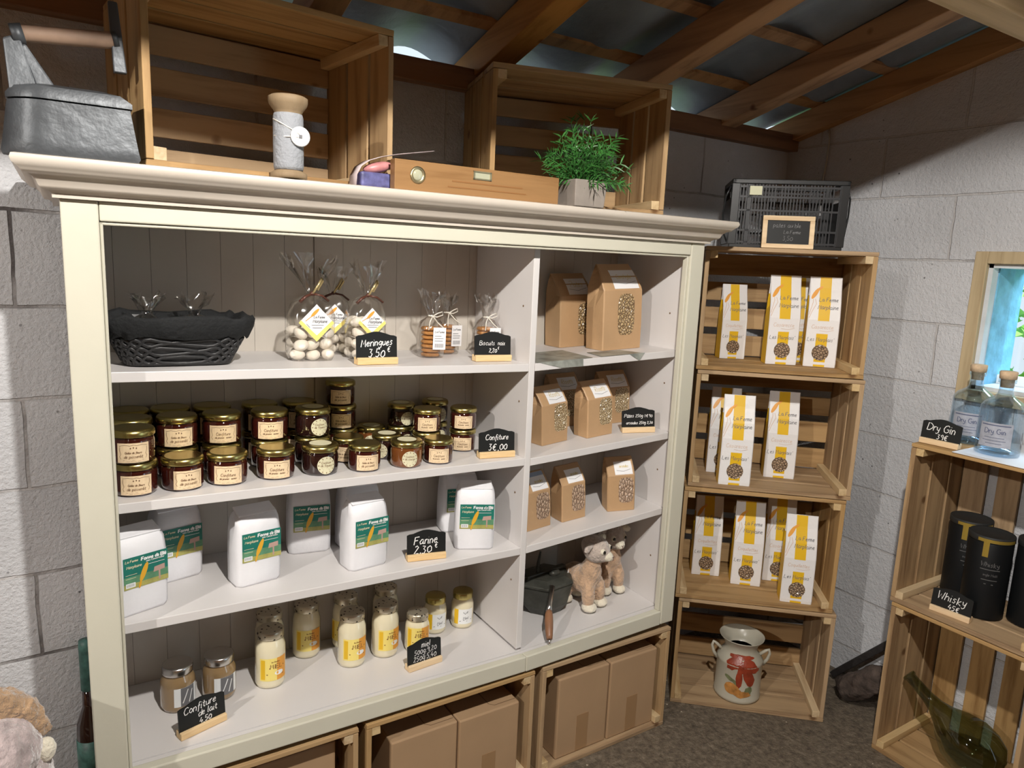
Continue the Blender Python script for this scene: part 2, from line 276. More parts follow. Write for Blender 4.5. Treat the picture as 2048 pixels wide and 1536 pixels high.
# ---------------------------------------------------------------- mesh helpers
class G:
    """collects shapes into one mesh"""
    def __init__(s): s.bm = bmesh.new(); s.mi = 0; s.sm = False
    def face(s, vs):
        try:
            f = s.bm.faces.new(vs); f.material_index = s.mi; f.smooth = s.sm; return f
        except ValueError: return None
    def box(s, x0, x1, y0, y1, z0, z1, jit=0.0):
        j = lambda: random.uniform(-jit, jit) if jit else 0
        v = [s.bm.verts.new((x+j(), y+j(), z+j())) for x in (x0, x1) for y in (y0, y1) for z in (z0, z1)]
        for q in ((0, 1, 3, 2), (4, 6, 7, 5), (0, 4, 5, 1), (2, 3, 7, 6), (0, 2, 6, 4), (1, 5, 7, 3)): s.face([v[i] for i in q])
        return v
    def hexa(s, p):
        """eight corners: bottom four counter-clockwise, then top four"""
        v = [s.bm.verts.new(q) for q in p]
        for q in ((3, 2, 1, 0), (4, 5, 6, 7), (0, 1, 5, 4), (1, 2, 6, 5), (2, 3, 7, 6), (3, 0, 4, 7)): s.face([v[i] for i in q])
    def loft(s, rings, cap0=True, cap1=True, closed=True):
        R = [[s.bm.verts.new(p) for p in r] for r in rings]; n = len(R[0])
        for a, b in zip(R, R[1:]):
            for i in range(n if closed else n-1):
                s.face([a[i], a[(i+1) % n], b[(i+1) % n], b[i]])
        sm = s.sm; s.sm = False
        if cap0: s.face(R[0][::-1])
        if cap1: s.face(R[-1])
        s.sm = sm
        return R
    def lathe(s, prof, c=(0, 0, 0), n=28, axis=None):
        """prof: (r, z) from bottom to top; axis: Matrix turning z"""
        rings = []
        for r, z in prof:
            ring = [Vector((r*math.cos(2*PI*i/n), r*math.sin(2*PI*i/n), z)) for i in range(n)]
            if axis: ring = [axis @ p for p in ring]
            rings.append([p + Vector(c) for p in ring])
        sm = s.sm; s.sm = True; out = s.loft(rings, prof[0][0] > 1e-4, prof[-1][0] > 1e-4); s.sm = sm; return out
    def tube(s, pts, r, n=8, closed=False):
        pts = [Vector(p) for p in pts]; rings = []; rr = r if isinstance(r, (list, tuple)) else [r]*len(pts)
        up = None
        for i, p in enumerate(pts):
            a = pts[i-1] if (i or closed) else p; b = pts[(i+1) % len(pts)] if (i < len(pts)-1 or closed) else p
            d = (b-a).normalized()
            if up is None: up = Vector((0, 0, 1)) if abs(d.z) < 0.9 else Vector((1, 0, 0))
            u = d.cross(up).normalized(); v = u.cross(d).normalized(); up = v
            rings.append([p + rr[i]*(math.cos(2*PI*k/n)*u + math.sin(2*PI*k/n)*v) for k in range(n)])
        sm = s.sm; s.sm = True
        if closed: rings.append(rings[0]); s.loft(rings, False, False)
        else: s.loft(rings)
        s.sm = sm
    def sphere(s, c, r, n=12, m=8, rot=None):
        rx, ry, rz = r if isinstance(r, (tuple, list)) else (r, r, r); rings = []
        for j in range(m+1):
            t = -PI/2 + PI*j/m; k = max(1e-4, math.cos(t))
            ring = [Vector((rx*k*math.cos(2*PI*i/n), ry*k*math.sin(2*PI*i/n), rz*math.sin(t))) for i in range(n)]
            if rot: ring = [rot @ p for p in ring]
            rings.append([p+Vector(c) for p in ring])
        sm = s.sm; s.sm = True; s.loft(rings); s.sm = sm
    def patch(s, f, u0, u1, v0, v1, nu=2, nv=2):
        g = [[s.bm.verts.new(f(u0+(u1-u0)*i/nu, v0+(v1-v0)*j/nv)) for i in range(nu+1)] for j in range(nv+1)]
        for j in range(nv):
            for i in range(nu): s.face([g[j][i], g[j][i+1], g[j+1][i+1], g[j+1][i]])
    def disc(s, f, cu, cv, ru, rv, n=20, k=2, a0=0):
        c = s.bm.verts.new(f(cu, cv)); prev = None
        for j in range(1, k+1):
            ring = [s.bm.verts.new(f(cu+ru*j/k*math.cos(2*PI*i/n+a0), cv+rv*j/k*math.sin(2*PI*i/n+a0))) for i in range(n)]
            for i in range(n):
                if prev: s.face([prev[i], ring[i], ring[(i+1) % n], prev[(i+1) % n]])
                else: s.face([c, ring[i], ring[(i+1) % n]])
            prev = ring
    def poly(s, f, pts): s.face([s.bm.verts.new(f(*p)) for p in pts])
    def strokes(s, f, lines, wd):
        """flat pen strokes following f(u, v)"""
        for ln in lines:
            P = []
            for a, b in zip(ln, ln[1:]):
                m = max(1, int(math.hypot(b[0]-a[0], b[1]-a[1])/0.012))
                for k in range(m): P.append((a[0]+(b[0]-a[0])*k/m, a[1]+(b[1]-a[1])*k/m))
            P.append(ln[-1]); prev = None
            for i, p in enumerate(P):
                a, b = P[max(0, i-1)], P[min(len(P)-1, i+1)]; dx, dy = b[0]-a[0], b[1]-a[1]; l = math.hypot(dx, dy) or 1
                ox, oy = -dy/l*wd/2, dx/l*wd/2
                cur = (s.bm.verts.new(f(p[0]+ox, p[1]+oy)), s.bm.verts.new(f(p[0]-ox, p[1]-oy)))
                if prev: s.face([prev[0], prev[1], cur[1], cur[0]])
                prev = cur
    def out(s, name, mats, parent=None, bevel=0.0, loc=None, rz=None, normals=True):
        if normals: bmesh.ops.recalc_face_normals(s.bm, faces=s.bm.faces[:])
        me = bpy.data.meshes.new(name); s.bm.to_mesh(me); s.bm.free()
        for m in (mats if isinstance(mats, (list, tuple)) else [mats]): me.materials.append(M[m])
        o = bpy.data.objects.new(name, me); COL.objects.link(o)
        if parent: o.parent = parent
        if loc: o.location = loc
        if rz is not None: o.rotation_euler.z = rz
        if bevel:
            b = o.modifiers.new('bevel', 'BEVEL'); b.width = bevel; b.segments = 2; b.limit_method = 'ANGLE'; b.angle_limit = rad(40)
        return o
def tag(o, label=None, cat=None, group=None, kind=None):
    for k, v in (('label', label), ('category', cat), ('group', group), ('kind', kind)):
        if v: o[k] = v
    return o
def thing(name, label, cat, loc=(0, 0, 0), rz=0.0, group=None):
    o = bpy.data.objects.new(name, None); COL.objects.link(o); o.location = loc; o.rotation_euler.z = rz; o.empty_display_size = 0.05
    return tag(o, label, cat, group)
KIDS = {}
def dup(root, loc, rz, label, group=None, scale=None):
    def cp(o, par):
        c = o.copy(); COL.objects.link(c)
        if par: c.parent = par
        for ch in KIDS.setdefault(o.name, [k for k in bpy.data.objects if k.parent == o]): cp(ch, c)
        return c
    r = cp(root, None); r.location = loc; r.rotation_euler.z = rz; r['label'] = label
    if group: r['group'] = group
    if scale: r.scale = (scale,)*3
    return r
def settle(o):
    """stand a thing square on the slightly sloping shelf under it"""
    x, y, z = o.location
    if not (0.035 < x < 1.517 and 0.044 < y < 0.336 and -0.01 < z < 1.08): return
    best = None
    for k, ((xa, za), (xb, zb)) in SHELF.items():
        if (k in ('s1', 's2', 's3', 'bs')) == (x < 1.007):
            zs = za+(x-xa)*(zb-za)/(xb-xa)
            if zs <= z+0.004 and (best is None or zs > best[0]): best = (zs, (zb-za)/(xb-xa))
    if not best: return
    h, m = z-best[0], best[1]; n = Vector((-m, 0, 1)).normalized()
    o.location = Vector((x, y, best[0]))+n*h
    o.rotation_euler = (Matrix.Rotation(-math.atan(m), 3, 'Y') @ o.rotation_euler.to_matrix()).to_euler()
class Maker:
    """first call moves the prototype itself, later calls copy it"""
    def __init__(s, root): s.root = root; s.used = False
    def __call__(s, loc, rz, label, group=None, scale=None):
        if not s.used:
            s.used = True; r = s.root; r.location = loc; r.rotation_euler.z = rz; r['label'] = label
            if group: r['group'] = group
            if scale: r.scale = (scale,)*3
            return r
        return dup(s.root, loc, rz, label, group, scale)

# a pen alphabet: each glyph is strokes on a 4 x 6 grid
_FONT = {
'A': '0,0 2,6 4,0|.8,2.2 3.2,2.2', 'B': '0,0 0,6 2.6,6 3.4,5 2.6,3.3 0,3.2 3,3 3.8,1.6 2.8,0 0,0', 'C': '3.8,5 2.6,6 1,5.6 0,3 1,.4 2.6,0 3.8,1',
'D': '0,0 0,6 2.2,5.8 3.8,4 3.8,2 2.2,.1 0,0', 'E': '3.6,6 0,6 0,0 3.6,0|0,3.1 3,3.1', 'F': '3.8,6 .4,6 0,0|.2,3.1 3,3.2', 'G': '3.8,5 2.4,6 .8,5.4 0,3 .8,.6 2.4,0 3.8,1 3.8,2.8 2.2,2.8',
'I': '1,0 1,6', 'L': '.6,6 0,0 3.4,0', 'M': '0,0 .5,6 2,2.4 3.5,6 4,0', 'P': '0,0 .2,6 2.8,6 3.8,4.6 2.8,3 .2,2.8', 'R': '0,0 .2,6 2.8,6 3.6,4.6 2.6,3.2 .2,3 3.6,0',
'W': '0,6 .8,0 2,4 3.2,0 4,6', 'a': '3,3.4 1.4,3.8 .1,2 .8,.1 2.2,.6 3,3 3,.6 3.6,0', 'b': '.2,6 .2,0 2,.1 3,1.8 2,3.6 .3,2.6', 'c': '2.8,3.2 1.4,3.8 .2,2 1,.1 2.8,.6',
'd': '2.8,3 1.4,3.7 .2,2 1,.1 2.4,.6 3,2 3.2,6 3,.2', 'e': '.3,1.8 2.6,2.4 2,3.7 .8,3.3 .2,1.6 1,.1 2.8,.6', 'f': '2.6,5.6 1.8,6 1.2,4.6 1,0 .8,-1.6|.2,3.2 2.4,3.4',
'g': '2.8,3.2 1.4,3.8 .2,2.2 1,.6 2.6,1.4 2.9,3.6 2.6,-1.4 1.2,-2 .2,-1.2', 'h': '.3,6 .2,0|.2,2.4 1.6,3.7 2.6,2.8 2.7,0', 'i': '.5,3.6 .4,.4 1,0|.5,5 .6,5.2', 'k': '.3,6 .2,0|2.4,3.8 .3,1.7 2.6,0', 'l': '.5,6 .4,.5 1,0',
'm': '.1,3.6 .1,0|.1,2.6 1,3.7 1.6,2.6 1.6,0|1.6,2.6 2.6,3.7 3.2,2.6 3.2,0', 'n': '.2,3.6 .2,0|.2,2.6 1.6,3.7 2.5,2.6 2.5,0', 'o': '1.5,3.7 .3,2.6 .4,.8 1.5,0 2.7,1 2.7,2.7 1.5,3.7',
'p': '.2,3.6 .2,-2|.2,2.8 1.6,3.7 2.8,2.2 1.8,.2 .3,.8', 'q': '2.6,3.4 1.2,3.7 .2,2 1,.2 2.6,1|2.7,3.6 2.6,-2', 'r': '.3,3.6 .3,0|.3,2.4 1.4,3.6 2.2,3.4', 's': '2.4,3.2 1.2,3.7 .6,2.8 2.2,1.4 1.6,.1 .2,.5', 't': '1.2,5.4 1,.8 1.8,0 2.4,.4|.2,3.6 2.2,3.7',
'u': '.2,3.6 .4,.6 1.4,0 2.5,1.2 2.6,3.6 2.8,0', 'v': '.1,3.6 1.3,0 2.5,3.6', 'x': '.2,3.6 2.4,0|2.4,3.6 .2,0', 'y': '.2,3.6 .6,1.2 1.6,.6 2.6,3.6 2.2,-1 1,-2 .2,-1.4',
'0': '1.8,4.4 .4,3 .5,1 1.7,0 3,1.2 2.9,3.2 1.8,4.4', '1': '.4,4 1.4,5.2 1.3,0', '2': '.3,4.2 1.4,5.2 2.6,4.2 .3,0 3,.1', '3': '.4,5 2.2,5 1.2,3 2.6,2 1.8,.1 .2,.5', '4': '1.6,5.2 .2,1.8 3,1.8|2.2,3 2.1,0',
'5': '2.8,5.2 .6,5.2 .5,3 2,3.1 2.6,1.6 1.6,.1 .3,.5', '7': '.2,5.2 2.8,5.2 1.2,0', '9': '2.6,4.4 1.4,5.2 .3,4 1.2,2.8 2.6,4.2 2.5,0', ',': '.8,.4 .4,-1', ':': '.6,3 .6,3.3|.6,.6 .6,.9', "'": '.6,6 .4,4.8', '.': '.5,0 .7,.2', 'E_': '3,4.6 1.8,5 .7,3.6 .7,1.4 1.8,0 3,.5|.1,3 2.4,3.1|.1,2 2.2,2.1',
'\u00e9': '.3,1.8 2.6,2.4 2,3.7 .8,3.3 .2,1.6 1,.1 2.8,.6|1.4,4.6 2.2,5.6', '\u00ea': '.3,1.8 2.6,2.4 2,3.7 .8,3.3 .2,1.6 1,.1 2.8,.6|.6,4.6 1.4,5.4 2.2,4.6', '\u00e2': '3,3.4 1.4,3.8 .1,2 .8,.1 2.2,.6 3,3 3,.6 3.6,0|.8,4.6 1.6,5.4 2.4,4.6'}
_ADV = {'M': 4.9, 'W': 4.9, 'm': 4.2, 'i': 1.6, 'l': 1.6, ',': 1.4, ':': 1.6, ' ': 2.2, "'": 1.2, 't': 2.8, 'r': 2.6, 'f': 2.9, '.': 1.3, 'I': 2.0, 'a': 4.0}
def pen(text, width, cx, cy, slant=0.12, hand=0.12, rise=0.0, maxh=None):
    """strokes of a line of text, width metres wide, centred on (cx, cy)"""
    rnd = random.Random(text); x = 0; out = []
    for ch in text:
        key = 'E_' if ch == '\u20ac' else ch
        if key in _FONT:
            dy = rnd.uniform(-hand, hand)*2
            for st in _FONT[key].split('|'):
                out.append([(x+float(a)+float(b)*slant+rnd.uniform(-hand, hand), float(b)+dy+rnd.uniform(-hand, hand)) for a, b in (q.split(',') for q in st.split())])
        x += _ADV.get(ch, 4.5 if (ch.isupper() or ch == '\u20ac') else 3.5)
    s = width/x
    if maxh: s = min(s, maxh/6)
    return [[(cx+(a-x/2)*s, cy+(b-3)*s+(a-x/2)*s*rise) for a, b in st] for st in out]
def lerp(x, a, b): return a[1]+(x-a[0])*(b[1]-a[1])/(b[0]-a[0])
SHELF = {'s1': ((.063, .827), (.99, .805)), 's2': ((.063, .570), (.99, .555)), 's3': ((.063, .320), (.99, .307)), 'bs': ((.063, .017), (1.0, .004)),
         'r1': ((1.018, .805), (1.5, .824)), 'r2': ((1.018, .552), (1.5, .576)), 'r3': ((1.018, .307), (1.5, .339)), 'br': ((1.012, .004), (1.52, .022))}
def sz(sh, x): return lerp(x, *SHELF[sh])+0.0008
# ---------------------------------------------------------------- the room
SL = 0.252                                    # roof pitch
def roofz(y): return 1.54 - SL*(y-YW)         # underside of the rafters
g = G(); g.box(-3.2, XW+0.22, -4.2, YW+0.22, FLOOR-0.1, FLOOR); tag(g.out('floor', 'floor'), kind='structure')
g = G(); g.box(-3.2, XW+0.2, YW, YW+0.2, FLOOR, 1.515); tag(g.out('wall_back', 'wall_x'), kind='structure')
# right wall with the window hole y -0.97..-0.38, z 0.735..1.115; its top follows the roof
WY0, WY1, WZ0, WZ1 = -0.985, -0.38, 0.735, 1.115
g = G()
def wallpiece(y0, y1, z0, top):
    za, zb = (roofz(y0)+0.083, roofz(y1)+0.083) if top is None else (top, top)
    g.hexa([(XW, y0, z0), (XW+0.2, y0, z0), (XW+0.2, y1, z0), (XW, y1, z0), (XW, y0, za), (XW+0.2, y0, za), (XW+0.2, y1, zb), (XW, y1, zb)])
wallpiece(WY1, YW, FLOOR, None); wallpiece(-2.05, WY0, FLOOR, None); wallpiece(-4.2, -2.85, FLOOR, None); wallpiece(-2.85, -2.05, 1.62, None); wallpiece(WY0, WY1, FLOOR, WZ0); wallpiece(WY0, WY1, WZ1, None)
tag(g.out('wall_right', 'wall_y'), kind='structure')
g = G(); g.hexa([(-3.2, -4.2, FLOOR), (-3, -4.2, FLOOR), (-3, YW, FLOOR), (-3.2, YW, FLOOR), (-3.2, -4.2, roofz(-4.2)+.09), (-3, -4.2, roofz(-4.2)+.09), (-3, YW, roofz(YW)+.09), (-3.2, YW, roofz(YW)+.09)]); tag(g.out('wall_left', 'plate'), kind='structure')
g = G(); g.box(-3.0, XW, -4.2, -4.0, FLOOR, 2.72); tag(g.out('wall_front', 'plate'), kind='structure')
# roof: big-wave sheets on battens on rafters
g = G(); g.sm = True; xs = [-3.2+0.02*i for i in range(int((XW+0.30+3.2)/0.02)+1)]; rows = []
for y in (YW+0.125, YW, 0, -1, -2, -3, -4.3):
    zz = roofz(y)+0.112
    if y > YW: zz -= 0.0
    rows.append([(x, y, zz+0.022*math.cos(2*PI*(x-0.844)/0.32) - (0.030 if y >= YW else 0.0)*0) for x in xs])
R = [[g.bm.verts.new(p) for p in r] for r in rows]
for a, b in zip(R, R[1:]):
    for i in range(len(xs)-1): g.face([a[i], a[i+1], b[i+1], b[i]])
so = g.out('ceiling', 'sheet'); so.modifiers.new('thick', 'SOLIDIFY').thickness = 0.006; tag(so, kind='structure')
def slanted(g, x0, x1, y0, y1, off, h):
    g.hexa([(x0, y0, roofz(y0)+off), (x1, y0, roofz(y0)+off), (x1, y1, roofz(y1)+off), (x0, y1, roofz(y1)+off),
            (x0, y0, roofz(y0)+off+h), (x1, y0, roofz(y0)+off+h), (x1, y1, roofz(y1)+off+h), (x0, y1, roofz(y1)+off+h)])
for i, x in enumerate((-2.46, -1.97, -1.48, -0.99, -0.50, -0.01, 0.485, 0.970, 1.458, 1.936)):
    g = G(); slanted(g, x, x+0.075, -4.0, YW+0.15, 0, 0.082)
    tag(g.out('rafter', 'rafter', bevel=0.003), 'brown sloping roof rafter, %s' % ('first one left of the right wall' if i == 9 else 'second one left of the right wall' if i == 8 else 'third left of the right wall' if i == 7 else 'above the right end of the left crate' if i == 6 else 'outside the photo, %s' % ('far left', 'second from far left', 'third from far left', 'fourth from far left', 'fifth from far left', 'sixth from far left')[i]), 'rafter', 'roof rafters')
g = G(); slanted(g, XW-0.04, XW+0.05, -4.0, YW+0.15, -0.004, 0.086); tag(g.out('wall_rafter', 'rafter', bevel=0.003), 'dark brown rafter lying along the sloping top of the right wall', 'rafter')
for nm, y, lab in (('roof_batten', 0.25, 'lower thin batten under the roof sheets, near the back wall'), ('roof_batten', -0.01, 'thin batten under the roof sheets, second up from the back wall'), ('roof_batten', -0.7, 'thin batten under the roof sheets, above the cross beam'), ('roof_batten', -1.6, 'thin batten under the roof sheets, above the camera')):
    g = G(); slanted(g, -3.0, XW+0.1, y-0.02, y+0.02, 0.082, 0.010); tag(g.out(nm, 'rafter'), lab, 'batten', 'roof battens')
g = G(); g.box(-3.0, XW, YW-0.045, YW+0.03, 1.512, 1.567, 0.002); tag(g.out('wall_plate', 'plate', bevel=0.003), 'dark brown timber lying along the top of the back wall', 'beam')
g = G(); g.box(-3.0, XW, -0.642, -0.567, 1.620, 1.772); tag(g.out('cross_beam', 'beam', bevel=0.004), 'pale timber beam crossing under the rafters at the top right', 'beam')
# window
fw = 0.036
g = G(); g.box(XW-0.018, XW, WY1, WY1+fw, WZ0-fw, WZ1+fw); g.box(XW-0.018, XW, WY0-fw, WY0, WZ0-fw, WZ1+fw)
g.box(XW-0.018, XW, WY0, WY1, WZ1, WZ1+fw); g.box(XW-0.03, XW, WY0, WY1, WZ0-fw, WZ0)
win = tag(g.out('window_1', 'winframe', bevel=0.002), 'small window with pale wooden frame in the right wall', 'window', kind='structure')
g = G(); t = 0.012
g.box(XW, XW+0.035, WY1-t, WY1, WZ0, WZ1); g.box(XW, XW+0.2, WY0, WY0+t, WZ0, WZ1); g.box(XW, XW+0.2, WY0, WY1, WZ0, WZ0+t); g.box(XW, XW+0.2, WY0, WY1, WZ1-t, WZ1)
g.out('reveal', 'reveal', win)
g = G(); g.box(XW+0.035, XW+0.2, WY1-t-.004, WY1, WZ0+t, WZ1-t); g.out('blue_jamb', 'shutter', win)['label'] = 'weathered blue side jamb'
g = G(); g.box(XW+0.12, XW+0.15, WY0+t, WY0+0.035, WZ0+t, WZ1-t); g.box(XW+0.12, XW+0.15, WY0+t, WY1-t, WZ0+t, WZ0+0.04); g.out('sash', 'whiteink', win)
g = G(); g.box(XW+0.133, XW+0.137, WY0+t, WY1-t, WZ0+t, WZ1-t); g.out('pane', 'clearglass', win)
g = G(); rnd = random.Random(3)
for k in range(1900):
    c = Vector((rnd.uniform(3.35, 4.2), rnd.uniform(-1.3, 1.1), rnd.uniform(-0.3, 1.9)))
    a = Vector((rnd.uniform(-1, 1), rnd.uniform(-1, 1), rnd.uniform(-1, .3))).normalized(); b = a.cross(Vector((rnd.random(), rnd.random(), rnd.random()))).normalized(); l = rnd.uniform(.07, .16); wd = l*0.22
    n = a.cross(b)*l*0.12
    g.loft([[c, c+b*wd*0.3], [c+a*l*.4-b*wd*.7+n, c+a*l*.4+b*wd+n], [c+a*l-n, c+a*l+b*.002-n]], False, False, closed=False)
for k in range(14):
    x, y = rnd.uniform(3.4, 4.1), rnd.uniform(-1.2, 1.0); g.tube([(x, y, FLOOR), (x+rnd.uniform(-.1, .1), y+rnd.uniform(-.1, .1), 1.7)], 0.008, 5)
tag(g.out('leafy_shrub', 'outleaf', normals=False), 'sunlit green leafy shrub outside the window', 'shrub')
g = G(); g.box(XW+0.22, 9, -6, 6, FLOOR-0.1, FLOOR-0.02); tag(g.out('ground', 'outleaf'), kind='structure')
g = G(); g.tube([(XW-0.004, 0.213, 1.575), (XW-0.006, 0.205, 1.54), (XW-0.006, 0.208, 1.46), (XW-0.006, 0.214, 1.40), (XW-0.006, 0.22, 1.15)], 0.0035, 6)
tag(g.out('cable', 'wire'), 'thin pale cable running down the right wall near the corner', 'cable')
# lamps behind the cross beam
for i, (p, pw) in enumerate(LAMPS):
    t = thing('ceiling_lamp', 'round ceiling lamp with six bulbs behind the beam, %s' % ('right one' if i == 0 else 'left one'), 'lamp', p, 0, 'ceiling lamps')
    zt = roofz(p[1])-p[2]
    g = G(); g.lathe([(0.10, 0.03), (0.11, 0.035), (0.11, 0.05), (0.02, 0.055), (0.012, 0.06), (0.012, zt)], n=24); g.out('mount', 'silver', t)
    for k in range(6):
        a = 2*PI*k/6; g = G(); g.sphere((0.075*math.cos(a), 0.075*math.sin(a), 0.012), 0.016, 10, 6); g.out('bulb', 'bulb', t)
    l = bpy.data.lights.new('lamp_light', 'SPOT'); l.spot_size = rad(164); l.spot_blend = 0.12; l.energy = pw; l.color = LAMP_COL; l.shadow_soft_size = 0.024
    lo = bpy.data.objects.new('lamp_light', l); COL.objects.link(lo); lo.location = (0, 0, -0.03); lo.parent = t

# ---------------------------------------------------------------- the cabinet
CW, XL, XR, YB = 1.55, 0.0568, 1.4987, 0.337
cab = thing('display_cabinet', 'large cream painted open cabinet with moulded crown and white shelves', 'cabinet')
def bar(g, x0, x1, y0, y1, a, b, th):
    """board whose top runs from height a at x0 to b at x1"""
    g.hexa([(x0, y0, a-th), (x1, y0, b-th), (x1, y1, b-th), (x0, y1, a-th), (x0, y0, a), (x1, y0, b), (x1, y1, b), (x0, y1, a)])
for nm, x0, x1 in (('frame_stile', 0.0, XL), ('frame_stile', XR, CW)):
    g = G(); g.box(x0, x1, 0, 0.022, -0.02, 1.1346); g.out(nm, 'cream', cab, bevel=0.003)
g = G(); bar(g, XL+.0008, XR-.0008, 0.0005, 0.022, 1.1346, 1.1346, 0.0345); bar(g, XL, XR, 0.006, 0.024, 1.0995, 1.0995, 0.006); g.out('top_rail', 'cream', cab, bevel=0.0025)
g = G(); bar(g, XL+.0008, 1.004, 0.0005, 0.024, 0.022, 0.011, 0.044); bar(g, 1.004, XR-.0008, 0.0005, 0.024, 0.011, 0.024, 0.045)
g.out('bottom_rail', 'cream', cab, bevel=0.003)
for x0, x1 in ((XR-0.008, XR-0.0005), (XL+0.0005, XL+0.006)):
    g = G(); g.box(x0, x1, 0.006, 0.024, 0.024, 1.0995); g.out('bead', 'cream', cab, bevel=0.002)
# crown: profile swept round three sides
prof = [(0.0, 1.134), (0.010, 1.134), (0.010, 1.141), (0.016, 1.146), (0.024, 1.147), (0.028, 1.152), (0.031, 1.160), (0.038, 1.167), (0.048, 1.170), (0.051, 1.174), (0.055, 1.178), (0.061, 1.183), (0.063, 1.190), (0.061, 1.196), (0.056, 1.1975), (-0.05, 1.1975)]
g = G(); g.sm = True
cols = [[(-p, YB, z), (-p, -p, z), (CW+p, -p, z), (CW+p, YB, z)] for p, z in prof]
V = [[g.bm.verts.new(q) for q in c] for c in cols]
for a, b in zip(V, V[1:]):
    for i in range(3): g.face([a[i], a[i+1], b[i+1], b[i]])
co = g.out('crown', 'crown', cab); co.modifiers.new('edges', 'EDGE_SPLIT').split_angle = rad(50)
g = G(); g.box(-0.045, CW+0.045, -0.045, YB, 1.1815, 1.1972); g.out('top_board', 'crown', cab)
g = G(); g.box(0.018, 1.532, 0.03, YB, 1.115, 1.13); g.out('ceiling_board', 'white', cab)
for x0, x1 in ((0.018, 0.034), (1.518, 1.536)):
    g = G(); g.box(x0, x1, 0.0225, YB, -0.015, 1.1346); g.out('side_panel', 'white', cab)
g = G(); g.box(0.9985, 1.0165, 0.045, YB-0.001, 0.012, 1.115); g.out('divider', 'white', cab, bevel=0.0015)
g = G(); x = 0.02
while x < 1.53:
    x2 = min(1.53, x+0.0735); g.box(x, x2-(0.0035 if abs(x2-.535) < .037 else 0.0007), YB, YB+0.008, -0.01, 1.13); g.box(x, x2, YB+0.006, YB+0.009, -0.01, 1.13); x = x2
g.out('back_panel', 'backboard', cab)
for k in ('s1', 's2', 's3', 'r1', 'r2', 'r3'):
    (xa, za), (xb, zb) = SHELF[k]; x0, x1 = (0.035, 0.998) if k[0] == 's' else (1.017, 1.517)
    g = G(); bar(g, x0, x1, 0.045, YB-0.001, lerp(x0, *SHELF[k]), lerp(x1, *SHELF[k]), 0.020); g.out('shelf', 'white', cab, bevel=0.0012)
g = G(); bar(g, 0.035, 1.004, 0.0245, 0.043, lerp(.035, *SHELF['bs'])-.0015, .0025, 0.03); bar(g, 1.004, 1.517, 0.0245, 0.043, .0025, lerp(1.517, *SHELF['br'])-.0015, 0.03)
bar(g, 0.035, 1.004, 0.045, YB-0.001, lerp(.035, *SHELF['bs']), .004, 0.03); bar(g, 1.004, 1.517, 0.045, YB-0.001, .004, lerp(1.517, *SHELF['br']), 0.03); g.out('bottom_board', 'white', cab)
g = G()
for x, zs in ((0.9983, (0.70, 0.45, 0.20, 0.95)), (1.5178, (0.93, 0.72, 0.45, 0.17))):
    for z in zs:
        for y in (0.085,): g.sphere((x, y, z), (0.0012, 0.003, 0.003), 8, 4)
g.out('pin_hole', 'cardline', cab)

# ---------------------------------------------------------------- wooden crates, open side to the front
def make_crate(w, h, d, name='wooden_crate', upright=False):
    root = thing(name, '-', 'crate'); t = 0.013; bt = 0.022
    def boards(a0, a1, n, gap):
        ws = [random.uniform(.85, 1.15) for _ in range(n)]; tot = (a1-a0-gap*(n-1))/sum(ws); p = a0; r = []
        for q in ws: r.append((p, p+q*tot)); p += q*tot+gap
        return r
    for nm, z0, z1 in (('top_panel', h-t, h), ('bottom_panel', 0, t)):
        g = G()
        for a, b in boards(0, d, 3, 0.009): g.box(-w/2, w/2, a, b, z0+.0004, z1-.0004, 0.0008)
        g.out(nm, 'wood_x', root, bevel=0.0015)
    for s in (-1, 1):
        g = G(); x0, x1 = sorted((s*w/2, s*(w/2-t)))
        for a, b in boards(0.001, d-0.001, 3, 0.012): g.box(x0, x1, a, b, t+.0005, h-t-.0005, 0.0008)
        g.out('side_panel', 'wood_z', root, bevel=0.0015)
        for z0, z1 in ((t, t+bt), (h-t-bt, h-t)):
            x0, x1 = sorted((s*(w/2-t), s*(w/2-t-bt))); g = G(); g.box(x0, x1, 0.002, d-t-.001, z0, z1, 0.0008); g.out('corner_batten', 'batten', root, bevel=0.0012)
    g = G()
    if upright:
        for a, b in boards(-w/2+t+.004, w/2-t-.004, 4, 0.030): g.box(a, b, d-t, d-.001, t+.001, h-t-.001, 0.0008)
    else:
        for a, b in boards(t+.004, h-t-.004, 4, 0.024): g.box(-w/2+t+.001, w/2-t-.001, d-t, d-.001, a, b, 0.0008)
    g.out('back_panel', 'wood_z' if upright else 'wood_x', root, bevel=0.0015)
    return root
UP = Vector((0.665, 0.747, 0)); ST = rad(-41.7)
SC0 = Vector((1.835, -0.078, 0))              # middle of the stack's front foot
stack = Maker(make_crate(0.49, 0.3775, 0.31))
for k, lab in enumerate(('bottom crate of the corner stack, holding the enamel milk can', 'second crate from the bottom of the corner stack, holding five pasta bags', 'third crate from the bottom of the corner stack, holding three pasta bags', 'top crate of the corner stack, under the black folding crate')):
    stack((SC0.x + (0.006, -0.004, 0.004, 0.0)[k], SC0.y+(-0.004, 0.004, 0.0, 0.004)[k], FLOOR+0.0004+k*0.3785), ST+rad((0, .8, -.8, .3)[k]), 'wooden slatted crate, '+lab, 'crates stacked in the corner')
gin = Maker(make_crate(0.38, 0.487, 0.30, upright=True))
gin((2.05, -0.585, FLOOR), rad(-90), 'wooden slatted crate on the floor by the right wall, holding the green demijohn', 'crates stacked by the right wall')
gin((2.05, -0.578, FLOOR+0.4885), rad(-90), 'wooden slatted crate by the right wall under the clear bottles, holding black tins', 'crates stacked by the right wall')
under = Maker(make_crate(0.485, 0.338, 0.365))
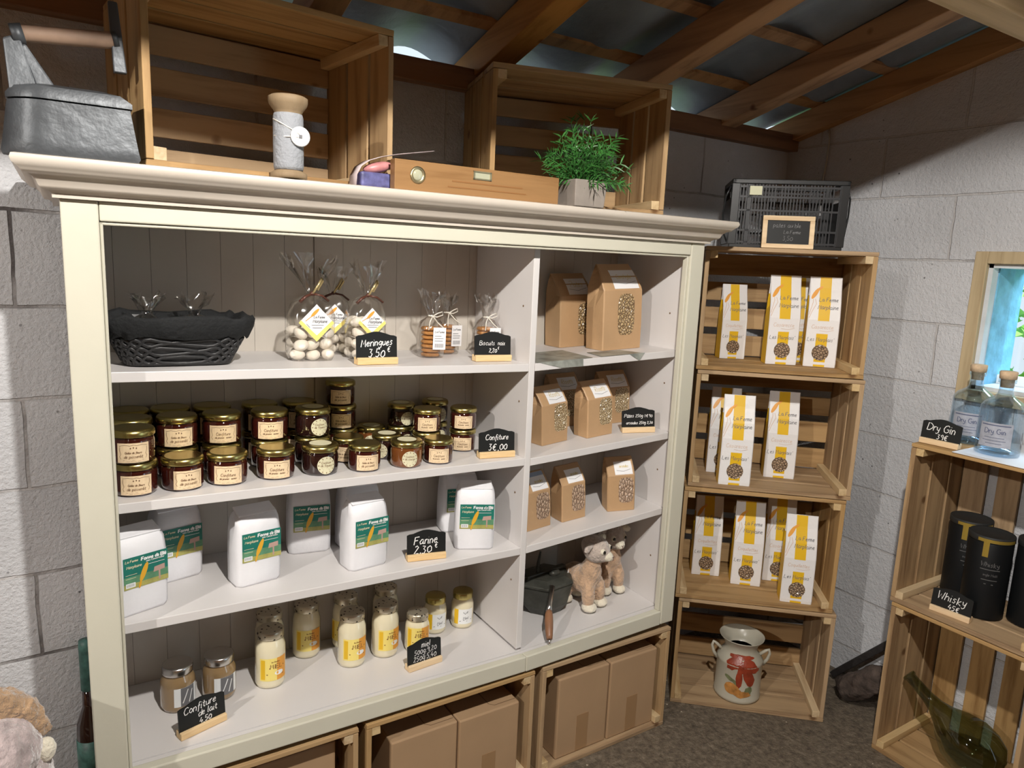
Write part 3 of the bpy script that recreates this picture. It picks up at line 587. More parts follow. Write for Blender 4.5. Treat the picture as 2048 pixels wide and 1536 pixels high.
for x, lab in ((0.292, 'leftmost of three under the cabinet, mostly out of the photo'), (0.797, 'middle crate under the cabinet, with splintered top edge'), (1.309, 'rightmost crate under the cabinet, next to the corner stack')):
    under((x, 0.004, FLOOR), 0, 'wooden crate of cardboard boxes, '+lab, 'crates under the cabinet')
TOPZ = 1.1978
tl = make_crate(0.485, 0.328, 0.30); tl.location = (0.372, 0.004, TOPZ); tl.rotation_euler.z = rad(7); tag(tl, 'wooden slatted crate on the cabinet top behind the thread spool', group='crates on the cabinet top')
tr = make_crate(0.478, 0.326, 0.285); tr.location = (1.117, 0.028, TOPZ); tr.rotation_euler.z = rad(-14.8); tag(tr, 'wooden slatted crate on the cabinet top behind the green plant', group='crates on the cabinet top')
# ---------------------------------------------------------------- goods: builders
def tocam(x, y, extra=0.0): return math.atan2(-0.006-x, 1.452+y)+rad(extra)
def kf(keys, z):
    for a, b in zip(keys, keys[1:]):
        if z <= b[0]:
            t = (z-a[0])/(b[0]-a[0]); return [a[i]+(b[i]-a[i])*t for i in range(1, len(a))]
    return list(keys[-1][1:])
def sack(g, keys, c=0.004, gus=0.0, gz=9.0, side=None, zs=None):
    """paper bag: keys (z, width, depth, y of the middle); front face looks to -y; returns the front's mapping"""
    rings = []
    for z in (zs or [k[0] for k in keys]):
        wd, d, yc = kf(keys, z)[:3]; cc = min(c, d*0.4, wd*0.4); q = gus*min(1, max(0, (z-gz)/0.03))
        rings.append([(-wd/2+cc, yc-d/2, z), (wd/2-cc, yc-d/2, z), (wd/2, yc-d/2+cc, z), (wd/2-q, yc, z), (wd/2, yc+d/2-cc, z), (wd/2-cc, yc+d/2, z),
                      (-wd/2+cc, yc+d/2, z), (-wd/2, yc+d/2-cc, z), (-wd/2+q, yc, z), (-wd/2, yc-d/2+cc, z)])
    R = g.loft(rings)
    if side is not None:
        g.bm.faces.ensure_lookup_table()
        for f in g.bm.faces:
            f.normal_update()
            if abs(f.normal.x) > 0.75 and f.calc_center_median().z < keys[-1][0]*0.82: f.material_index = side
    def fm(off):
        def f(u, v):
            wd, d, yc = kf(keys, v)[:3]; return (u, yc-d/2-off, v)
        return f
    return fm
def oval(cu, cv, ru, rv, rot=0, n=14):
    return [(cu+ru*math.cos(2*PI*i/n)*math.cos(rot)-rv*math.sin(2*PI*i/n)*math.sin(rot), cv+ru*math.cos(2*PI*i/n)*math.sin(rot)+rv*math.sin(2*PI*i/n)*math.cos(rot)) for i in range(n)]

# white and yellow pasta bags
def make_pasta(word):
    root = thing('pasta_bag', '-', 'pasta bag'); g = G()
    K = [(0, .097, .058, .029), (.01, .098, .060, .029), (.15, .097, .056, .030), (.20, .096, .042, .032), (.245, .096, .014, .034), (.285, .096, .004, .039)]
    fm = sack(g, K, 0.0025, 0.010, .17, side=1, zs=[0, .01, .05, .10, .15, .175, .20, .225, .245, .27, .285]); g.out('paper_body', ['pastapaper', 'yellow'], root)
    g = G(); f = fm(.0005); g.patch(f, -.018, .016, .147, .2845, 2, 8); g.patch(f, -.018, .016, .0005, .106, 2, 4); g.out('printed_stripe', 'yellow', root)
    g = G(); g.poly(fm(.0009), oval(-.031, .232, .006, .020, -.55)); g.poly(fm(.0009), oval(-.018, .248, .004, .012, -.9)); g.mi = 1
    g.strokes(fm(.0009), [[(-.036, .215), (-.036, .205), (-.041, .185), (-.046, .165)], [(-.030, .215), (-.026, .2), (-.038, .175), (-.045, .155)]], .0016); g.out('wheat_print', ['orange', 'tan_ink'], root)
    g = G(); f = fm(.0012); g.strokes(f, pen('La Ferme', .058, .010, .214), .0016); g.strokes(f, pen('Marplaine', .062, .010, .190), .0016); g.strokes(f, pen("Les Marplais'", .080, -.004, .088), .0013); g.mi = 1
    g.strokes(f, pen(word, .066, -.002, .128), .0011); g.strokes(f, [[(-.01, .116), (.012, .114), (.032, .119)]], .0009); g.out('lettering', ['grey_ink', 'tan_ink'], root)
    g = G(); g.disc(fm(.0010), -.001, .046, .0255, .0255, 24, 3); g.out('round_window', 'grain', root)
    return root
# kraft pasta bags with paper label and a window
def make_kraft(w, d, h, win, word, wx0, wx1, wz0, wz1, blue=False, neck=1.0):
    root = thing('kraft_bag', '-', 'paper bag'); g = G(); s = .70*h
    K = [(0, w, d, d/2), (.3*h, w*1.01, d*1.03, d/2), (s, w, d, d/2), (.74*h, w, d*.93, d*.53), (.86*h, w*(1+neck)/2, d*.62, d*.60), (h, w*neck, .006, d*.72)]
    fm = sack(g, K, .003, d*.16, .55*h, zs=[0, .15*h, .3*h, .5*h, s, .74*h, .80*h, .86*h, .93*h, h]); g.out('paper_body', 'kraft', root)
    g = G(); f = fm(.0006); a, b = .72*h, .93*h; x0, x1 = -.22*w, .42*w
    g.patch(f, x0, x1, a, b, 2, 4)
    if blue: g.mi = 1; g.patch(fm(.0009), x0, x1, .93*h, .99*h, 2, 2)
    lb = g.out('paper_label', ['kraftlabel', 'bluelabel'], root)
    g = G(); g.strokes(fm(.0011), pen(word, (x1-x0)*.62, (x0+x1)/2, a+.66*(b-a), maxh=.018), .0010); g.mi = 1; g.strokes(fm(.0011), [[(x0+.006, a+.35*(b-a)), ((x0+x1)/2, a+.25*(b-a)), (x1-.006, a+.40*(b-a))]], .0008); g.out('lettering', ['gold_ink', 'grey_ink'], lb)
    g = G(); cu, cv = (wx0+wx1)/2*w, (wz0+wz1)/2*h; ru, rv = (wx1-wx0)/2*w, (wz1-wz0)/2*h
    pts = []
    for i in range(28):
        c_, s_ = math.cos(2*PI*i/28), math.sin(2*PI*i/28); pts.append((cu+ru*math.copysign(abs(c_)**.5, c_), cv+rv*math.copysign(abs(s_)**.5, s_)))
    c = g.bm.verts.new(fm(.0008)(cu, cv)); P = [g.bm.verts.new(fm(.0008)(*p)) for p in pts]; Q = [g.bm.verts.new(fm(.0008)((p[0]+cu)/2, (p[1]+cv)/2)) for p in pts]
    for i in range(28): g.face([Q[i], P[i], P[(i+1) % 28], Q[(i+1) % 28]]); g.face([c, Q[i], Q[(i+1) % 28]])
    g.out('window', win, root)
    return root
# flour bags
def make_flour():
    root = thing('flour_bag', '-', 'flour bag'); g = G(); h = .170
    K = [(0, .098, .060, .031), (.006, .103, .066, .031), (.07, .104, .069, .031), (.125, .102, .066, .031), (.150, .099, .055, .032), (.163, .094, .040, .034), (.170, .084, .022, .036)]
    fm = sack(g, K, .010, .006, .10, zs=[0, .006, .03, .06, .09, .12, .137, .150, .158, .164, .170])
    for f in g.bm.faces: f.smooth = True
    g.out('paper_body', 'paper', root, normals=True)
    g = G(); g.hexa([(-.043, .012, .160), (.043, .012, .160), (.043, .05, .171), (-.043, .05, .171), (-.043, .010, .164), (.043, .010, .164), (.043, .048, .176), (-.043, .048, .176)]); g.out('folded_top', 'paper', root, bevel=.002)
    fm0 = fm; fm = lambda off: (lambda q: (lambda u, v: q(.0035+(u-.008)*1.17, .092+(v-.0965)*1.08)))(fm0(off))
    g = G(); f = fm(.0012); x0, x1, z0, z1 = -.030, .046, .066, .127; g.patch(f, x0, x1, z0+.024, z1, 4, 4); g.mi = 1; g.patch(f, x0, x1, z0+.010, z0+.024, 4, 2); g.mi = 2; g.patch(f, x0, x1, z0, z0+.010, 4, 2)
    lb = g.out('printed_label', ['green', 'green2', 'field'], root)
    g = G(); f = fm(.0017); g.poly(f, oval(.004, .093, .0045, .019, -.35)); g.poly(f, oval(-.003, .071, .002, .008, -.2)); g.mi = 1; g.poly(f, [(.020, .087), (.040, .089), (.040, .099), (.022, .097)]); g.poly(f, [(.029, .070), (.032, .070), (.032, .088), (.029, .088)])
    g.mi = 2; g.poly(f, [(-.027, .069), (-.011, .069), (-.011, .078), (-.027, .078)]); g.out('wheat_and_sign_print', ['ear', 'pinksign', 'whiteink'], lb)
    g = G(); f = fm(.0020); g.strokes(f, pen('Farine de Bl\u00e9', .044, .022, .1195, .05, .03), .0021); g.strokes(f, pen('Sans Conservateur'.replace('S', 's'), .032, .024, .1135, .0, .03), .0007); g.strokes(f, [[(.012, .106), (.040, .106)]], .0008)
    g.mi = 1; g.strokes(f, pen('La Ferme', .022, -.016, .120), .0010); g.strokes(f, pen('Marplaine', .026, -.012, .109), .0010); g.strokes(f, [[(-.027, .094), (-.008, .094)], [(-.027, .087), (-.010, .087)]], .0009)
    g.mi = 2; g.strokes(f, [[(-.025+.0022*k, .071), (-.025+.0022*k, .0765)] for k in range(6)], .0010); g.out('lettering', ['whiteink', 'label_round', 'barcode'], lb)
    return root
# jam jars
def cyl(r, off=0.0):
    return lambda u, v: ((r+off)*math.sin(u/r), -(r+off)*math.cos(u/r), v)
def make_jam(body, rnd_label, sticker, words):
    root = thing('jam_jar', '-', 'jam jar'); r = .0405
    g = G(); g.lathe([(.030, 0), (.037, .001), (.0395, .004), (r, .009), (r, .043), (.0385, .049), (.0365, .052), (.0365, .056)], n=32); g.out('glass_body', body, root)
    g = G(); g.lathe([(.0385, .0530), (.0408, .0532), (.0416, .0548), (.0416, .0605), (.0408, .0640), (.0385, .0668), (.0350, .0678), (.0325, .0672), (.0305, .0672), (.0001, .0674)], n=36); lid = g.out('lid', 'gold', root)
    if sticker: g = G(); g.disc(lambda u, v: (u, v, .0679), 0, 0, .025, .025, 24, 1); g.out('lid_sticker', 'label_round', lid)
    f = cyl(r, .0006); f2 = cyl(r, .0010); g = G()
    if rnd_label:
        g.disc(f, 0, .0245, .0205, .0205, 28, 3); lb = g.out('round_label', 'label_round', root); g = G()
        for k in range(12): a = 2*PI*k/12; g.poly(f2, oval(.0172*math.cos(a), .0245+.0172*math.sin(a), .0016, .0011, a))
        g.strokes(f2, pen(words[0], .022, 0, .031, 0, .1), .0007); g.strokes(f2, pen(words[1], .026, 0, .0245, 0, .1), .0007); g.strokes(f2, [[(-.011, .018), (.011, .018)], [(-.008, .0145), (.008, .0145)]], .0005)
    else:
        g.patch(f, -.029, .029, .0045, .0435, 10, 2); lb = g.out('square_label', 'label', root); g = G()
        g.strokes(f2, [[(-.025, .038), (-.015, .040), (-.006, .0385), (0, .040), (.006, .0385), (.015, .040), (.025, .038)], [(-.024, .036), (-.0245, .030), (-.022, .022), (-.0245, .017), (-.022, .012)], [(.024, .036), (.0245, .030), (.022, .022), (.0245, .017), (.022, .012)]], .0008)
        for k in (-1, 0, 1): g.poly(f2, oval(.005*k, .0335+(.001 if k == 0 else 0), .0012, .0018))
        g.strokes(f2, pen(words[0], .030, 0, .0245, .15, .08), .0010); g.strokes(f2, pen(words[1], .034, 0, .0165, .15, .08), .0010); g.strokes(f2, [[(-.018, .0095), (.018, .0095)], [(-.012, .0070), (.012, .0070)]], .0005)
    g.out('lettering', 'labelink', lb); return root
# honey jars
def make_honey(r, h, lidmat, style, body='honey'):
    root = thing('honey_jar', '-', 'honey jar'); b = h-.019
    g = G(); g.lathe([(r*.80, 0), (r*.94, .002), (r, .010), (r, b*.72), (r*.97, b*.83), (r*.86, b*.93), (r*.80, b*.97), (r*.80, b+.003)], n=32); g.out('glass_body', body, root)
    g = G(); g.lathe([(r*.84, b-.001), (r*.88, b), (r*.89, b+.004), (r*.89, b+.014), (r*.86, b+.018), (r*.79, b+.019), (.0001, b+.0188)], n=32); g.out('lid', lidmat, root)
    f, f2 = cyl(r, .0006), cyl(r, .0011); z0, z1 = b*.18, b*.18+(.058 if style == 'miel' else .045); m = (z0+z1)/2; g = G()
    if style == 'miel':
        for k, c in enumerate((0, 0, 0, 1, 1)): g.mi = c; g.patch(f, -.034+k*.0136, -.0204+k*.0136, z0, z1, 3, 1)
        lb = g.out('printed_label', ['paleyellow', 'orange'], root); g = G(); g.strokes(f2, pen('MIEL', .030, .006, m+.008, .0, .06), .0017); g.strokes(f2, pen('les Ruches', .020, .004, m+.020, .1, .05), .0008)
        for u, v in ((-.016, -.012), (.024, .006), (-.010, .004), (.022, -.016)): g.poly(f2, oval(u, m+v, .0018, .0014))
        g.mi = 1; g.poly(f2, oval(.012, m-.010, .011, .006)); g.mi = 2; g.patch(f2, -.031, -.021, z0+.004, z1-.004, 1, 1); g.out('lettering', ['brown_ink', 'whiteink', 'yellow'], lb)
    elif style == 'small':
        g.patch(f, -.014, .030, z0, z1, 8, 1); g.mi = 1; g.patch(f, -.027, -.014, z0, z1, 3, 1); lb = g.out('printed_label', ['whiteink', 'yellow'], root); g = G()
        g.strokes(f2, pen('Miel', .016, .008, m-.004, .1, .1), .0011); g.strokes(f2, [[(-.010, m-.014), (.004, m-.010)], [(.010, m-.014), (.026, m-.010)], [(.0, m+.014), (.006, m+.008), (.014, m+.016), (.012, m+.010)]], .0016); g.out('lettering', 'grey_ink', lb)
    else:
        g.patch(f, -.026, .030, z0, z1, 8, 1); g.mi = 1; g.patch(f2, -.012, .020, z0, z1, 6, 1); lb = g.out('printed_label', ['whiteink', 'grey_ink'], root); g = G(); g.strokes(cyl(r, .0016), [[(-.008, z0+.008), (.004, z1-.006)], [(.006, z0+.006), (.014, z1-.01)]], .0022); g.out('lettering', 'whiteink', lb)
    return root
# little chalkboard signs
def make_sign(loc, rz, label, lines, w=.100, lean=-6):
    root = thing('chalkboard_sign', label, 'price sign', loc, rz, 'chalkboard price signs'); tl_ = math.tan(rad(lean)); H = .062
    f0 = lambda u, v: (u, -.0025-(v-.012)*tl_, v)
    edge = [(-w/2, .012), (w/2, .012), (w/2, .063), (w*.44, .0655), (w*.34, .0665), (w*.22, .0705), (w*.08, .074), (0, .0745), (-w*.08, .074), (-w*.22, .0705), (-w*.34, .0665), (-w*.44, .0655), (-w/2, .063)]
    g = G(); F_ = [g.bm.verts.new(f0(*p)) for p in edge]; B_ = [g.bm.verts.new((f0(*p)[0], f0(*p)[1]+.004, p[1])) for p in edge]; n = len(edge)
    g.face(F_); g.face(B_[::-1])
    for i in range(n): g.face([F_[i], B_[i], B_[(i+1) % n], F_[(i+1) % n]])
    bd = g.out('board', 'chalkboard', root)
    g = G(); g.box(-w/2, w/2, -.010, .014, 0, .016); g.out('wooden_base', 'signwood', root, bevel=.0012)
    g = G(); f = lambda u, v: (u, -.0032-(v-.012)*tl_, v)
    for t in lines:
        s, wd, cx, cy, pw = t[:5]; g.strokes(f, pen(s, wd, cx, cy, .15, .14, t[5] if len(t) > 5 else 0.0), pw)
    g.out('chalk_writing', 'chalk', bd); return root
# cellophane bags
def make_film(name, label, cat, loc, rz, w, d, hb, hn, ht, flare, seed, group=None):
    """hb body, hn neck, ht top of the gathered frill"""
    rnd = random.Random(seed); root = thing(name, label, cat, loc, rz, group); g = G(); g.sm = True; rings = []; n = 28
    for z, sx, sy, jit in ((0, w*.94, d*.90, .0), (.006, w, d, .001), (hb*.4, w*1.02, d*1.04, .002), (hb*.8, w, d, .003), (hb, w*.88, d*.85, .004), ((hb+hn)/2, w*.5, d*.55, .005), (hn, .018, .016, .002), (hn+.3*(ht-hn), w*.36*flare, d*.3, .006), (hn+.7*(ht-hn), w*.75*flare, d*.36, .009), (ht, w*flare, d*.32, .012)):
        ring = []
        for i in range(n):
            a = 2*PI*i/n; c_, s_ = math.cos(a), math.sin(a); e = .45 if z < hb else .8
            x = sx/2*math.copysign(abs(c_)**e, c_)+rnd.uniform(-jit, jit); y = sy/2*math.copysign(abs(s_)**e, s_)+rnd.uniform(-jit, jit)*.8
            ring.append((x, y, max(0, z+(rnd.uniform(-jit, jit) if z > .01 else 0))))
        rings.append(ring)
    g.loft(rings, True, False); g.out('film', 'cellophane', root); return root
def diamond(root, y, z, s, tilt=0):
    f = lambda off: (lambda u, v: (u, y-off-(v-z)*tilt, v)); g = G()
    g.poly(f(0), [(0, z-s), (s*.98, z), (0, z+s), (-s*.98, z)]); g.mi = 1; g.poly(f(.0004), [(0, z-s), (s*.98, z), (s*.86, z+.006), (0, z-s+.014)]); g.poly(f(.0004), [(0, z-s), (0, z-s+.014), (-s*.86, z+.006), (-s*.98, z)])
    lb = g.out('diamond_label', ['kraftlabel', 'paleyellow'], root)
    g = G(); g.poly(f(.0008), oval(-.004, z+s*.55, .0035, .013, -.8)); g.strokes(f(.0008), [[(-.012, z+s*.35), (-.026, z+.004)]], .0014); g.mi = 1
    g.strokes(f(.0008), pen('La Ferme', .026, .006, z+s*.32, .1), .0011); g.strokes(f(.0008), pen('Marplaine', .034, .008, z+s*.10, .1), .0012); g.strokes(f(.0008), [[(-.012, z-s*.12), (.016, z-s*.12)], [(-.010, z-s*.26), (.012, z-s*.26)], [(-.024, z-.002), (-.016, z-.010)]], .0010); g.out('lettering', ['orange', 'grey_ink'], lb)
# ---------------------------------------------------------------- goods: placing
# top shelf, left bay
bk = thing('basket', 'black wicker basket with black cloth lining on the top left shelf', 'basket', (0.190, 0.158, sz('s1', .19)), rad(4))
g = G(); g.sm = True; n = 40
def brect(a, w, d, e=.38): c_, s_ = math.cos(a), math.sin(a); return (w/2*math.copysign(abs(c_)**e, c_), d/2*math.copysign(abs(s_)**e, s_))
g.loft([[(*brect(2*PI*i/n, w_, d_), z) for i in range(n)] for z, w_, d_ in ((0, .185, .10), (.02, .205, .118), (.05, .238, .140), (.092, .272, .165))], True, False); g.out('wicker_shell', 'blackwicker', bk)
g = G()
for k in range(3):
    for s in (0, 1):
        pts = []
        for i in range(81):
            a = 2*PI*i/80; z = .013+.018*k+.008*math.sin(a*11+s*PI+k); t = z/.092; x, y = brect(a, .187+.087*t+.004, .102+.065*t+.004); pts.append((x, y, z))
        g.tube(pts, .0042, 6)
g.tube([(*brect(2*PI*i/40, .192, .108), .0058) for i in range(40)], .005, 6, True); g.out('weave', 'blackwicker', bk)
g = G(); g.sm = True; rnd = random.Random(5)
prof = [(.058, .256, .156), (.060, .262, .162), (.080, .282, .176), (.096, .292, .182), (.102, .286, .178), (.098, .270, .164), (.060, .230, .132), (.030, .20, .11)]
g.loft([[(*brect(2*PI*i/n, w_+.006*math.sin(5*i+z*90), d_+.006*math.cos(4*i)), max(.02, z+(.004*math.sin(i*1.7+z*60) if z > .05 else 0))) for i in range(n)] for z, w_, d_ in prof], False, True); g.out('cloth_lining', 'blackcloth', bk)
for k, (x, y, rz, lab) in enumerate(((.135, .150, .3, 'crumpled clear cellophane bag lying in the left half of the black basket'), (.225, .160, -.4, 'crumpled clear cellophane bag lying in the right half of the black basket'))):
    t = make_film('cellophane_bag', lab, 'cellophane bag', (x, y, sz('s1', x)+.034), rz, .075, .07, .05, .066, .105, .9, 20+k, 'cellophane bags in the basket')
    g = G(); rnd = random.Random(k)
    for q in range(5): g.sphere((rnd.uniform(-.02, .02), rnd.uniform(-.018, .018), .022+.010*(q % 2)), (.014, .013, .012), 10, 7)
    tag(g.out('sweets', 'tinlid', t), kind='stuff')
# meringues
mb = [(.474, .178, 3, .098, .075, .130, .152, .235, 1.25, 1), (.612, .190, 2, .086, .070, .135, .152, .228, 1.0, 2), (.560, .285, -8, .090, .06, .130, .150, .205, .9, 3)]
labs = ('large cellophane bag of white meringues with a diamond label, brown ribbon', 'cellophane bag of meringues directly behind the meringue price sign', 'cellophane bag of meringues at the back between the two front ones')
for (x, y, r, w_, d_, hb, hn, ht, fl, sd), lab in zip(mb, labs):
    z = sz('s1', x); t = make_film('meringue_bag', lab, 'bag of meringues', (x, y, z), rad(r), w_, d_, hb, hn, ht, fl, sd, 'meringue bags')
    diamond(t, -d_/2-.004, .088, .042 if sd == 1 else .036, -.05)
    g = G(); s = .9
    g.tube([(0, -.010, hn), (-.018, -.014, hn-.008), (-.030, -.014, hn-.020)], [.003, .0035, .004], 6); g.tube([(0, -.010, hn), (.022, -.012, hn-.004), (.038, -.012, hn-.016)], [.003, .0025, .003], 6); g.sphere((0, -.010, hn), (.006, .005, .005), 8, 6)
    g.mi = 1; g.tube([(0, -.012, hn), (.010, -.016, hn+.018), (.020, -.014, hn+.036), (.024, -.010, hn+.030), (.012, -.010, hn+.008)], .0028, 6); g.out('ribbon', ['ribbon', 'ribbongold'], t)
    rnd = random.Random(sd); placed = []; nx = 3; ny = 2; sx = (w_-.034)/(nx-1); sy = (d_-.036)/(ny-1)
    for lay in range({1: 3, 2: 4, 3: 2}[sd]):
        for i in range(nx):
            for j in range(ny): placed.append((-w_/2+.017+sx*i+rnd.uniform(-.004, .004), -d_/2+.018+sy*j+rnd.uniform(-.004, .004), .013+.0245*lay+rnd.uniform(-.001, .003)))
    for px, py, pz in placed:
        g = G(); rot = Euler((rnd.uniform(-.5, .5), rnd.uniform(-.5, .5), rnd.uniform(0, 3))).to_matrix(); g.sphere((0, 0, 0), (.0178, .0150, .0120), 14, 8, rot)
        p = Vector((px, py, 0)); p.rotate(Euler((0, 0, rad(r)))); m_ = g.out('meringue', 'meringue', loc=(x+p.x, y+p.y, z+pz))
        tag(m_, 'white meringue inside the %s cellophane bag' % ('large left' if sd == 1 else 'smaller' if sd == 2 else 'hidden rear'), 'meringue', 'meringues in bag %s' % 'one two three'.split()[sd-1])
make_sign((.601, .084, sz('s1', .60)), rad(3), 'chalkboard sign reading Meringues 3,50 on the top shelf', [('Meringues', .080, 0, .050, .0022, .06), ('3,50', .042, -.002, .027, .0024), ('\u20ac', .011, .030, .036, .0018)])
# biscuits
cb = [(.790, .196, -6, .062, .055, .088, .105, .165, 1.15, 11, 7, 'nearest left bag of round brown biscuits on the top shelf'), (.868, .262, 10, .062, .055, .092, .110, .155, .9, 12, 7, 'bag of biscuits with string bow standing behind the nearest left one'), (.957, .205, 0, .060, .055, .085, .104, .160, 1.0, 13, 7, 'bag of biscuits behind the small biscuit price sign, near the divider')]
for x, y, r, w_, d_, hb, hn, ht, fl, sd, nb, lab in cb:
    z = sz('s1', x); t = make_film('biscuit_bag', lab, 'bag of biscuits', (x, y, z), rad(r), w_, d_, hb, hn, ht, fl, sd, 'biscuit bags')
    g = G(); u = .014; f = lambda a, b: (a, -d_/2-.002, b); g.patch(f, -.004, .030, .022, .078, 1, 1); lb = g.out('price_label', 'kraftlabel', t)
    g = G(); f = lambda a, b: (a, -d_/2-.0026, b); g.strokes(f, [[(.002+.003*k, .027), (.002+.003*k, .037)] for k in range(8)], .0014); g.strokes(f, [[(0, .050), (.024, .050)], [(0, .056), (.018, .056)], [(0, .044), (.022, .044)]], .0012); g.strokes(f, pen('La Ferme', .026, .013, .067, .1), .0010); g.out('lettering', 'grey_ink', lb)
    g = G(); g.tube([(0, -.009, hn), (.012, -.013, hn+.008), (.024, -.012, hn+.012), (.026, -.012, hn+.004), (.010, -.012, hn-.002), (0, -.009, hn)], .0014, 5); g.tube([(0, -.009, hn), (-.010, -.018, hn-.014), (-.016, -.027, hn-.034)], .0014, 5); g.tube([(0, -.009, hn), (.010, -.022, hn-.016), (.026, -.029, hn-.030)], .0014, 5)
    g.tube([(.009*math.cos(2*PI*k/12), .008*math.sin(2*PI*k/12), hn) for k in range(12)], .0014, 5, True); g.out('string_bow', 'string', t)
    rnd = random.Random(sd)
    for k in range(nb):
        g = G(); g.lathe([(.019, 0), (.0235, .0015), (.0245, .005), (.022, .0088), (.012, .0102), (.0001, .0105)], n=22)
        o = g.out('biscuit', 'biscuit', loc=(x+rnd.uniform(-.0015, .0015), y+rnd.uniform(-.0015, .0015), z+.0015+k*.0111), rz=k)
        tag(o, 'round brown biscuit stacked inside the %s biscuit bag' % {11: 'nearest left', 12: 'rear', 13: 'right-hand'}[sd], 'biscuit', 'biscuits in the %s bag' % {11: 'front', 12: 'rear', 13: 'right'}[sd])
make_sign((.923, .104, sz('s1', .923)), rad(-1), 'chalkboard sign reading Biscuits noix 2,20 by the divider', [('Biscuits  noix', .076, -.002, .046, .0013), ('2,20', .024, -.001, .028, .0016), ('\u20ac', .006, .016, .034, .0012)], w=.105)
# jams
JW = {'mur': ('Gel\u00e9e de', 'mures'), 'con': ('Confiture', 'de fraises'), 'rnd': ('Confiture', 'de prunes')}
JM = {'sq': Maker(make_jam('jam', False, False, ('Gel\u00e9e de fleurs', 'de pissenlit'))), 'sq2': Maker(make_jam('jam', False, False, ('Confiture', 'de prunes jaunes'))),
      'rd': Maker(make_jam('jam_dark', True, True, ('Confiture', 'de figues'))), 'am': Maker(make_jam('jam_amber', True, True, ('Confiture', 'de courge')))}
def jam(kind, x, y, lvl, label, turn=0, s=1.0):
    z = sz('s2', x)+lvl*.0684*s; JM[kind]((x, y, z), tocam(x, y, turn), label, 'jam jars on the second shelf', s)
Lp = ('leftmost column', 'second column from the left', 'third column from the left', 'fourth column from the left', 'fifth column from the left')
jam('sq', .100, .115, 0, 'jam jar, leftmost in front row, under another jar', 2); jam('sq', .096, .108, 1, 'jam jar stacked on top of the leftmost front-row jar', 2)
jam('sq', .188, .117, 0, 'jam jar with square label, second in the front row', 16); jam('sq2', .277, .121, 0, 'jam jar with square label, third in the front row', 2); jam('sq2', .380, .124, 0, 'jam jar with square label, fourth in the front row', 4)
jam('rd', .479, .119, 0, 'dark jam jar with round label, fifth in the front row', 20)
for c, (x, y, kd) in enumerate(((.101, .202, 'sq'), (.190, .205, 'sq'), (.282, .208, 'sq2'), (.387, .2095, 'sq2'), (.487, .2065, 'rd'))):
    for lv in (0, 1): jam(kd, x, y, lv, '%sjam jar with %s label, middle row, %s, %s' % ('dark ' if kd == 'rd' else '', 'round' if kd == 'rd' else 'square', Lp[c], 'upper of two' if lv else 'lower of two'), 4 if c < 4 else 24)
for c, (x, y) in enumerate(((.103, .289), (.187, .2925), (.276, .293), (.384, .294), (.480, .2935))):
    for lv in (0, 1): jam('sq', x, y, lv, 'jam jar at the back panel, %s, %s' % (Lp[c], 'upper of two' if lv else 'lower of two'), 3)
S9 = .90
for lv in range(3): jam('sq', .590-.004*lv, .288, lv*1.0, ('jam jar at the bottom of the three-high stack', 'jam jar in the middle of the three-high stack', 'jam jar topmost of the three-high stack')[lv], -4+3*lv, S9)
jam('sq', .572, .193, 0, 'jam jar standing in front of the three-high stack', -20, S9); jam('sq', .582, .108, 0, 'jam jar with square label, front row, right of the round-labelled dark jar', 14, .93)
jam('rd', .671, .189, 0, 'jam jar with round label half hidden behind the amber jar', -25, S9); jam('am', .666, .284, 0, 'amber jam jar at the back panel with round lid sticker', 0, S9)
jam('am', .687, .102, 0, 'amber jam jar with round label in the front row', 14, .94); jam('sq2', .774, .103, 0, 'jam jar with square label at the right end of front row', 4, .90)
for lv in (0, 1):
    jam('sq2', .781, .188, lv, 'jam jar, %s of a pair behind the right end of front row' % ('upper' if lv else 'lower'), 2, .88); jam('sq2', .888, .188, lv, 'jam jar, %s of the rightmost pair, beside the Confiture sign' % ('upper' if lv else 'lower'), 2, .86)
    jam('rd', .744, .272, lv, 'dark jam jar, %s of a pair at the back, left of the right-hand pairs' % ('upper' if lv else 'lower'), 30, .88); jam('rd', .852, .288, lv, 'dark jam jar, %s of the pair at the back near the divider' % ('upper' if lv else 'lower'), 30, .88)
make_sign((.933, .082, sz('s2', .933)), rad(-8), 'chalkboard sign reading Confiture 3,00 beside the jam jars', [('Confiture', .066, 0, .053, .0019), ('3\u20ac,00', .054, .002, .029, .0022)])
# flour
FM = Maker(make_flour())
for x, y, a, lab in ((.104, .088, 20, 'white flour bag at the left end of the flour shelf, front'), (.189, .214, 15, 'white flour bag at the back, behind the leftmost one'), (.340, .119, 10, 'white flour bag in front, second from the left, label tilted'), (.490, .241, -8, 'white flour bag at the back, between the second and third front bags'),
                     (.592, .094, 8, 'white flour bag in front, left of the Farine sign'), (.620, .222, 4, 'white flour bag at the back, hidden behind the one left of the sign'), (.878, .086, -24, 'white flour bag in front, right of the Farine sign'), (.905, .218, -10, 'white flour bag at the back, behind the one right of the sign')):
    FM((x, y, sz('s3', x)), rad(a), lab, 'flour bags', 1.0)
make_sign((.739, .085, sz('s3', .739)), rad(-10), 'chalkboard sign reading Farine 2,30 among the flour bags', [('Farine', .062, -.002, .050, .0024, .05), ('2,30', .046, -.010, .028, .0024), ('\u20ac', .011, .026, .036, .0018)])
